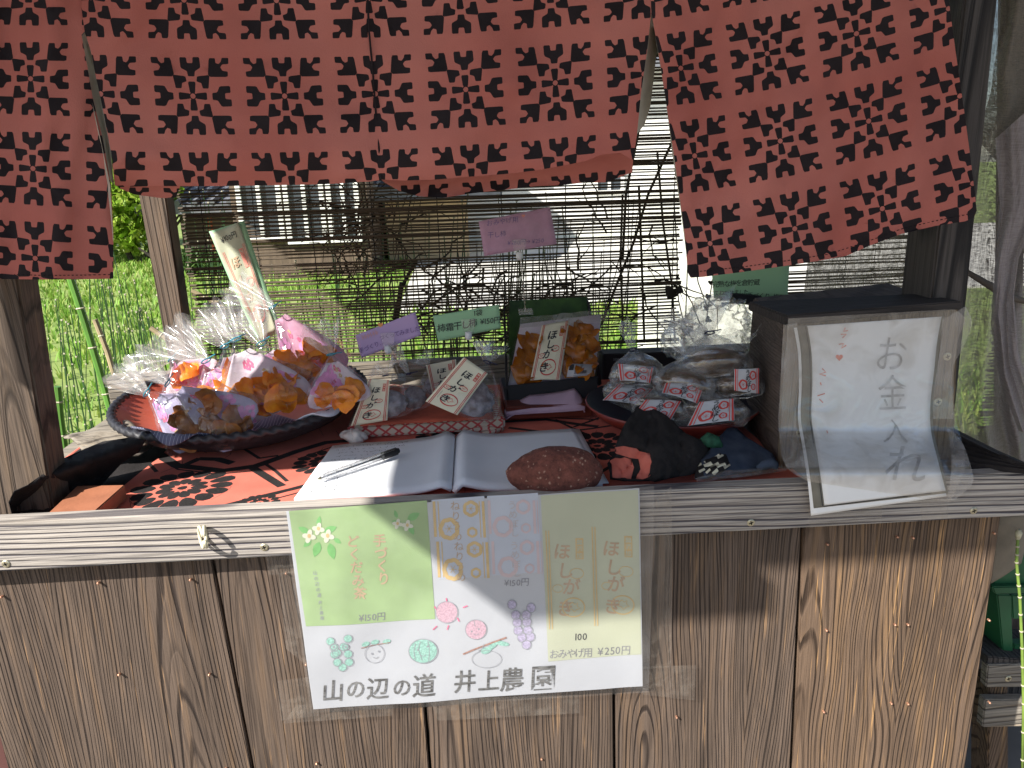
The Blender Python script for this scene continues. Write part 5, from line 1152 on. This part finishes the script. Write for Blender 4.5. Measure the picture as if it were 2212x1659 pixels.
# paper notice in plastic
def sY(y):
    t = max(0, min(1, (y-925)/105.)); t = t*t*(3-2*t); return .064-.103*t+.006*math.sin((y-690)/60.)
def sg(x, y, off=0): return V(x, y, sY(y)+.0018*nz(x*.012, y*.012)-off)
NO = empty('box_notice', (.45,.0,.86), 'curled white paper notice in plastic reading money box, hanging over the rail', 'notice')
def ex(L, Rr, name, m, parent, off, thick=.0003, nu=20, nv=50):
    n = len(L)-1
    def ip(P, v):
        k = min(int(v*n), n-1); t = v*n-k
        p0, p1, p2, p3 = P[max(0,k-1)], P[k], P[k+1], P[min(n,k+2)]
        return [.5*((2*p1[i])+(-p0[i]+p2[i])*t+(2*p0[i]-5*p1[i]+4*p2[i]-p3[i])*t*t+(-p0[i]+3*p1[i]-3*p2[i]+p3[i])*t**3) for i in (0,1)]
    def f(u, v): a, b = ip(L, v), ip(Rr, v); return sg(a[0]*(1-u)+b[0]*u, a[1]*(1-u)+b[1]*u, off)
    mb = MB(); mb.grid(f, nu, nv); o = mb.build(name, m, parent, True)
    if thick: solid(o, thick)
    return o
M_olive = mat('grey_olive_border', (.17,.165,.14), .5, .2, 30)
M_wp = mat('notice_paper', (.82,.84,.86), .5, .03, 12, .1, 40)
LL = [(1744,704),(1753,760),(1755,830),(1753,900),(1762,960),(1773,1030),(1781,1092)]
RR = [(2034,684),(2024,740),(2018,800),(2010,870),(2011,930),(2026,995),(2043,1060)]
ex([(x-23, y+6 if i == 6 else y) for i, (x, y) in enumerate(LL)], [(x+6, y+5 if i == 6 else y) for i, (x, y) in enumerate(RR)], 'border_sheet', M_olive, NO, .0006)
ex([(x-29, y+22 if i == 6 else y+4) for i, (x, y) in enumerate(LL)], [(x+2, y+12 if i == 6 else y+4) for i, (x, y) in enumerate(RR)], 'under_sheet', M_wp, NO, -.0004)
no = ex(LL, RR, 'notice_sheet', M_wp, NO, .0014)
k = Ink(sg, .0024)
k.ch('お', 1925, 766, 72, 4, .1, -.004, sy=84); k.ch('金', 1928, 850, 66, -3, .05, -.004, sy=84); k.ch('入', 1935, 932, 58, 2, 0, -.004, sy=58); k.ch('れ', 1958, 1004, 96, 6, .1, .0, sy=90)
k.build('marker_lettering', mat('faded_marker', (.47,.48,.50), .6, .4, 60), no)
k = Ink(sg, .0022); heart(k, 1813, 772, 8, 0)
for P in ([(1826,708),(1822,716),(1832,714)], [(1816,722),(1828,722),(1820,730)], [(1812,744),(1822,742),(1818,752),(1828,746)], [(1776,796),(1784,804),(1770,808),(1784,812)], [(1772,826),(1774,832)], [(1766,855),(1782,850)], [(1770,862),(1778,870)], [(1786,930),(1788,936)]): k.line(P, 2.4)
k.build('red_writing', M_inkrf, no)
k = Ink(sg, .0022)
k.line([(LL[i][0]-4, LL[i][1]+1) for i in range(7)]+[(1781+j*29, 1094-j*3.6) for j in range(9)], 1.6); k.build('border_line', M_ink, no)
ex([(1703,688),(1696,760),(1690,840),(1688,900),(1684,960),(1700,1010),(1745,1040)], [(2060,668),(2085,690),(2068,740),(2060,830),(2064,900),(2085,1000),(2052,1085)], 'clear_pouch', M_dirtyfilm, NO, .006, 0, 34, 60)
ex([(1692,702),(1688,780),(1684,860),(1682,930),(1698,1012)], [(1722,698),(1730,780),(1722,860),(1722,930),(1750,1035)], 'pouch_flap', M_tail, NO, .009, 0, 8, 40)
ex([(2036,690),(2032,740),(2024,800),(2016,860),(2016,905)], [(2086,662),(2100,700),(2080,752),(2058,800),(2060,905)], 'pouch_flap', M_tail, NO, .010, 0, 10, 30)
ex([(2046,925),(2052,960),(2056,1000),(2052,1040),(2046,1078)], [(2052,928),(2078,955),(2098,1010),(2100,1045),(2060,1082)], 'pouch_flap', M_tail, NO, .016, 0, 10, 30)
for q in ([(1745,1085),(1905,1078),(1905,1128),(1748,1140)], [(1990,1078),(2048,1072),(2048,1118),(1990,1126)]):
    f = quadmap(*[V(x, y, -.0245) for x, y in q], lambda u, v: .0004*nz(u*6, v*6)); sheet('tape_piece', f, M_tape, NO, 10, 8, 0, True, 0)
# ------------------------------------------------------------ poster on the front
PO = empty('poster', V(1000, 1300, -.03), 'white price poster in a plastic sleeve with drawn fruit and a brushed farm name', 'poster')
pf = PL(V(620,1105,-.034), V(1381,1054,-.034), V(1000,1500,-.012))
def po(x, y, off=0.): return pf(x, y, off+.0024*nz(x*.006, y*.006)+.0008*nz(x*.012, y*.012, 3))
def pq(q, name, m, off, parent, nu=60, nv=44, thick=0):
    def f(u, v): a = [q[0][i]*(1-u)+q[1][i]*u for i in (0,1)]; b = [q[3][i]*(1-u)+q[2][i]*u for i in (0,1)]; return po(a[0]*(1-v)+b[0]*v, a[1]*(1-v)+b[1]*v, off)
    mb = MB(); mb.grid(f, nu, nv); o = mb.build(name, m, parent, True)
    if thick: solid(o, thick)
    return o
ps_ = pq([(618,1105),(1381,1054),(1388,1482),(677,1533)], 'poster_sheet', M_paper, 0, PO, thick=0)
pq([(624,1104),(922,1080),(940,1337),(661,1353)], 'green_sheet', M_green, .0004, ps_)
pq([(1168,1070),(1378,1057),(1385,1412),(1184,1427)], 'cream_sheet', M_cream, .0004, ps_)
pq([(932,1079),(1046,1071),(1060,1244),(948,1252)], 'plum_sheet', M_bluep, .0004, ps_, 24, 30); pq([(1052,1071),(1162,1064),(1172,1236),(1062,1243)], 'plum_sheet', M_bluep, .0004, ps_, 24, 30)
I = lambda: Ink(po, .0007)
k = I(); k.column('手づくり', (820,1167), (829,1250), 29, 2, .018); k.column('どくだみ茶', (762,1168), (778,1281), 28, 2, .018); k.build('brown_lettering', M_taupe, ps_)
k = I(); k.column('山の辺の道', (681,1236), (690,1284), 10, 2); k.column('井上農園', (692,1300), (696,1334), 9, 2); k.build('small_lettering', M_pencil, ps_)
k = I(); k.row('¥150円', 804, 1332, 20, -3, .1, .002, .5); k.row('¥150円', 1116, 1259, 19, -3, .1, -.005, .6); k.row('¥250円', 1326, 1405, 22, -3, .1, .004, .6); k.row('おみやげ用', 1233, 1410, 21, -2, .1, .002, .6, tr=.88); k.build('price_lettering', mat('thin_pen', (.2,.2,.22), .6, .2), ps_)
k = I(); k.row('100', 1255, 1375, 20, -3, .1, .01, .5); k.build('bold_price', M_ink, ps_)
k = I()
for c, x, y, s in (('山',719,1493,50), ('の',768,1489,44), ('辺',816,1487,50), ('の',868,1484,42), ('道',916,1480,52), ('井',1004,1472,50), ('上',1056,1471,48), ('農',1106,1468,54), ('園',1173,1463,58)): k.ch(c, x, y, s, -4, .12, .012)
k.build('brush_lettering', mat('brush_marker', (.13,.13,.13), .6, .7, 90, stretch=(1,1,4)), ps_)
# blossoms with leaves
lv, pt_, st, ol_ = I(), Ink(po, .0009), Ink(po, .0011), I()
def leafp(x, y, l, w_, a):
    P = [(t*l, w_*math.sin(math.pi*t)**.8*(1-t*.35)) for t in (0,.15,.35,.6,.85,1)]; P = P+[(x_, -y_) for x_, y_ in P[-2:0:-1]]
    lv.poly([(x+px*math.cos(a)-py*math.sin(a), y+px*math.sin(a)+py*math.cos(a)) for px, py in P])
def bloss(x, y, s):
    for a in (.2, 1.9, 3.3, 4.9): pt_.disc(x+s*.55*math.cos(a), y+s*.55*math.sin(a), s*.62, s*.42, 12, rot=math.degrees(a))
    st.disc(x, y-s*.1, s*.30, s*.36, 10)
for x, y, l, w_, a in ((668,1150,26,8,3.6),(700,1148,30,9,5.9),(690,1170,34,11,1.9),(712,1172,36,11,1.3),(672,1166,22,7,2.4),(722,1162,18,6,.6),(687,1136,22,6,4.9),(868,1130,22,6,3.4),(880,1122,30,10,5.8),(884,1136,22,7,1.1),(858,1118,18,5,4.4)): leafp(x, y, l, w_, a)
for x, y, s in ((668,1158,13),(688,1142,12),(708,1157,13),(859,1131,10),(880,1135,11)): bloss(x, y, s)
lv.build('leaf_print', M_pgr, ps_); pt_.build('petal_print', M_wht, ps_); st.build('stamen_print', M_gold, ps_)
# plum panels
gd = I(); gdt = I(); bf = I(); bft = I()
for (x, y) in ((0,0),(8,88)):
    for xx, w_ in ((937,6),(946,2),(1035,2),(1043,6)): gd.line([(xx+x+(y>0)*0, 1082+y), (xx+x+4, 1160+y)], w_)
    gd.ring(970+x, 1146+y-4, 18, 20, 9, 36, .07, 7); gd.ring(1017+x, 1104+y-6, 14, 14, 7, 30, .07, 6); gd.ring(1020+x, 1153+y-4, 9, 9, 5, 24, .07, 6)
    for cx, cy, s in ((970+x, 1142+y, 9), (1017+x, 1098+y, 7)):
        for q in range(3): gd.line([(cx-s*math.cos(q*1.05), cy-s*math.sin(q*1.05)), (cx+s*math.cos(q*1.05), cy+s*math.sin(q*1.05))], 1.2)
    gdt.column('ねりうめ', (983+x, 1092+y), (988+x, 1158+y), 22, 2, .0)
    bf.ring(1086+x*1.4, 1142+y-6, 18, 19, 8, 36, .05, 7); bf.ring(1130+x, 1098+y-4, 13, 13, 6, 30, .05, 6); bf.ring(1136+x, 1144+y-4, 9, 9, 4, 24, .05, 6)
    for xx, w_ in ((1056,6),(1153,6),(1160,2)): bf.line([(xx+x, 1080+y), (xx+x+3, 1152+y)], w_)
    bft.column('うめぼし', (1106+x*.6, 1090+y), (1112+x*.6, 1150+y), 20, 2, .0)
gd.build('gold_print', M_gold, ps_); gdt.build('gold_lettering', M_taupe, ps_); M_dus = mat('dusty_rose_print', (.55,.44,.46), .6, .05); bf.build('rose_print', M_dus, ps_); bft.build('rose_lettering', mat('dusty_brown_print', (.48,.42,.42), .6, .05), ps_)
# persimmon labels
g1, g2, g3 = I(), I(), Ink(po, .0009)
for dx, X in ((0,0),(104,-6)):
    for o_ in (0, 6): g1.line([(1179+dx+o_-(4 if dx else 0), 1146-(8 if dx else 0)), (1187+dx+o_-(6 if dx else 0), 1358-(6 if dx else 0))], 2.4)
    sx, sy_ = (1252,1186) if not dx else (1357,1180)
    g1.poly([(sx-9,sy_-23),(sx+8,sy_-23),(sx+9,sy_+23),(sx-8,sy_+23)])
    g3.column('無添加', (sx, sy_-14), (sx, sy_+15), 14, 0, .02)
    for c, x, y in zip('ほしがき', *(((1214,1222,1234,1221),(1192,1234,1269,1314)) if not dx else ((1320,1326,1330,1323),(1185,1226,1262,1309)))): g2.ch(c, x, y, 38, 4, .06, .018)
    cx, cy = (1239,1312) if not dx else (1345,1306)
    g1.ring(cx, cy, 24, 20, 2.6, 26); g1.ring(cx+7, cy-72, 15, 11, 1.6); g1.ring(cx-34, cy-40, 11, 8, 1.4)
    g1.line([(cx-8,cy-6),(cx-2,cy-11),(cx+3,cy-6),(cx+9,cy-10),(cx+8,cy-2),(cx+14,cy+3),(cx+6,cy+5),(cx+2,cy+10),(cx-3,cy+4),(cx-9,cy+3)], 1.6, True)
g1.build('gold_print', M_gold, ps_); g2.build('brown_lettering', M_taupe, ps_); g3.build('seal_lettering', M_cream, ps_)
# crayon fruit
fp, fg, fv, ln, rd = I(), I(), I(), Ink(po, .0009), I()
fp.disc(965,1322,23); fp.disc(1028,1359,22,21)
for x, y in ((714,1384),(752,1378),(722,1397),(743,1396),(728,1409),(723,1412),(752,1412),(729,1430),(754,1430),(740,1441)): fg.disc(x, y, 8.5, 8); ln.ring(x, y, 9.5, 8.8, 1)
fg.disc(914,1406,30,25); fg.disc(1050,1404,12,7,rot=-20); 
for x, y, a in ((1063,1395,-35),(1085,1389,10),(790,1391,-20),(810,1387,-15),(835,1386,-15)): fg.disc(x, y, 15 if x > 1000 else 9, 5, rot=a)
for x, y in ((1106,1306),(1147,1313),(1114,1328),(1137,1328),(1117,1344),(1138,1343),(1119,1361),(1140,1360),(1127,1376),(1145,1374),(1137,1391)): fv.disc(x, y, 9); ln.ring(x, y, 10, 10, 1.1)
ln.ring(965,1322,24,23,1.2); ln.ring(1028,1359,23,21,1.2); ln.ring(809,1412,21,20,1.1); ln.ring(914,1406,31,26,1.6); ln.ring(1051,1423,32,19,1)
for x, y in ((803,1412),(818,1407),(1019,1363),(1034,1358),(903,1403),(924,1396)): ln.disc(x, y, 2.1)
for x, y in ((721,1396),(747,1396)): ln.ring(x, y, 7, 6, 1.4); ln.disc(x, y, 2.6)
for x, y, r_ in ((811,1417,6),(1028,1366,6),(914,1411,7)): ln.line([(x+r_*math.cos(t), y+r_*.8*math.sin(t)) for t in (.3,.8,1.4,2,2.6)], 1.2)
for P in ([(898,1390),(894,1406),(897,1424)], [(908,1385),(904,1402),(912,1426)], [(924,1384),(928,1400),(926,1428)], [(1024,1340),(1026,1352)], [(1033,1405),(1040,1402),(1046,1390)]): ln.line(P, 1.5)
for P in ([(964,1292),(965,1299)], [(938,1310),(944,1317)], [(1000,1312),(1010,1308)], [(988,1334),(992,1342)], [(935,1360),(944,1352)], [(966,1360),(969,1350)]): rd.line(P, 2.6)
ln2 = I(); ln2.line([(1000,1413),(1020,1404),(1050,1392),(1094,1376)], 3.5); ln2.line([(780,1400),(810,1393),(842,1388)], 1.6); ln2.build('branch_drawing', mat('crayon_brown', (.35,.2,.16), .8, .3, 300), ps_)
fp.build('pink_crayon', M_crpink, ps_); fg.build('green_crayon', M_crgreen, ps_); fv.build('purple_crayon', M_crpur, ps_); ln.build('pencil_outline', M_pencil, ps_); rd.build('red_crayon', M_petal2, ps_)
pq([(612,1102),(1412,1048),(1400,1492),(672,1538)], 'clear_sleeve', M_pouch, .003, PO, 50, 34)
def tape(q, Y=-.0012, parent=PO, m=None, sd=0):
    f = quadmap(*[V(x, y, Y) for x, y in q], lambda u, v: .0006+.0012*abs(nz(u*4+sd, v*4))); return sheet('tape_piece', f, m or M_tape, parent, 20, 10, 0, True, 0)
tape([(574,1198),(640,1196),(640,1236),(580,1242)], -.004); tape([(602,1238),(650,1230),(665,1440),(618,1400)], -.004, sd=1); tape([(600,1470),(680,1460),(690,1545),(606,1556)], -.004, sd=2)
tape([(640,1522),(850,1516),(848,1545),(612,1562)], -.008, sd=3); tape([(928,1510),(1250,1500),(1252,1540),(945,1556)], -.008, sd=4); tape([(1375,1120),(1450,1050),(1452,1240),(1380,1245)], -.0248, sd=5); tape([(1385,1245),(1452,1240),(1450,1440),(1388,1445)], -.005, sd=6); tape([(1385,1440),(1503,1436),(1500,1512),(1388,1500)], -.005, sd=7)
# ------------------------------------------------------------ right of the stall
cr_ = empty('green_crate', V(2200, 1300, .22), 'green plastic bottle crate standing on boards at the right picture edge', 'crate')
M_crate = mat('green_plastic', (.02,.11,.045), .4, .2, 10, spec=.4)
pos = lambda x, y, Y=.20: V(x, y, Y)
for q, n_, dY in (([(2150,1170),(2420,1165),(2410,1262),(2146,1268)], 'crate_side', .006), ([(2143,1268),(2410,1262),(2410,1278),(2150,1284)], 'crate_rim', -.006), ([(2154,1284),(2185,1286),(2190,1424),(2168,1424)], 'crate_corner', 0.0), ([(2185,1286),(2410,1280),(2400,1330),(2188,1338)], 'crate_side', .006), ([(2190,1392),(2400,1390),(2400,1424),(2190,1424)], 'crate_side', .006)):
    F = [V(x, y, .20+dY) for x, y in q]; F = [F[3], F[2], F[1], F[0]]; B = [p+Vector((0,.02 if n_ != 'crate_corner' else .26,0)) for p in F]; mb = MB(); mb.hexa(F+B); bevel(mb.build(n_, M_crate, cr_), .002)
def board(name, q, Y, dep, m, label, cat='board', grp=None):
    F = [V(x, y, Y) for x, y in q]; F = [F[3], F[2], F[1], F[0]]; B = [p+Vector((0, dep, 0)) for p in F]; mb = MB(); mb.hexa(F+B); o = bevel(mb.build(name, m), .002); tag(o, label, cat, grp); return o
o = board('pallet_board', [(2134,1437),(2420,1430),(2420,1482),(2130,1486)], .17, .018, M_grey, 'upper grey board with a screw beside the counter, below the green crate', grp='grey boards right of the counter'); screw(2178, 1472-6, .1695, o, .006)
board('pallet_board', [(2128,1512),(2420,1508),(2420,1566),(2122,1572)], .17, .018, M_grey, 'lower grey board beside the counter with dark nail holes', grp='grey boards right of the counter')
board('pallet_board', [(2133,1418),(2200,1424),(2420,1430),(2130,1436)], .175, .1, M_postd, 'splintered dark board end directly under the crate', grp='grey boards right of the counter')
board('short_post', [(2136,1480),(2178,1480),(2180,2000),(2130,2000)], .19, .05, M_plank2, 'pale square post under the two grey boards', 'post')
mb = MB(); mb.box(.78, 1.6, .55, .6, 0, .62); tag(mb.build('dark_backing_board', M_postd), 'dark board standing behind the crate and pallet boards', 'board')
f = quadmap(V(2155,1112,.06), V(2214,1108,.06), V(2205,1215,.09), V(2138,1262,.09), lambda u, v: .012*math.sin(u*2.5)*math.sin(v*2.6+.3))
o = sheet('burlap_cloth', f, mat('burlap', (.22,.19,.15), .95, .15, 40, .5, 700), None, 14, 18, 0, True, .002); tag(o, 'brown burlap cloth end hanging under the rail at the right', 'cloth')
mb = MB(); P = [V(x, y, .03) for x, y in ((2199,1163),(2196,1215),(2203,1290),(2208,1400),(2211,1520),(2208,1700))]; mb.tube(P, .0022, 7)
for i in range(5):
    for j in range(3): p = P[i].lerp(P[i+1], j/3); d_ = (P[i+1]-P[i]).normalized(); mb.tube([p-d_*.0012, p+d_*.0012], .0029, 7, 1)
mb.tube([P[0]+Vector((0,0,.001)), P[0]+Vector((0,0,.009)), P[0]+Vector((0,0,.014))], [.0035,.005,.002], 8, 1)
tag(mb.build('horsetail_plant', [mat('fresh_stem', (.17,.26,.05), .5, .2, 30), M_node], None, True), 'single bright green jointed stem with a pale tip at the right edge', 'plant')
# dark folded mat between the box and the right rail end
f = quadmap(G(2066,940,.87), G(2190,1000,.87), G(2262,1025,.868), G(2064,1004,.85), lambda u, v: .003*math.sin(v*30)); o = sheet('black_matting', f, M_clothblk, None, 10, 30, 0, False, .003); tag(o, 'black ribbed matting wedged right of the wooden cash box', 'mat')
bpy.data.objects.remove(_to)
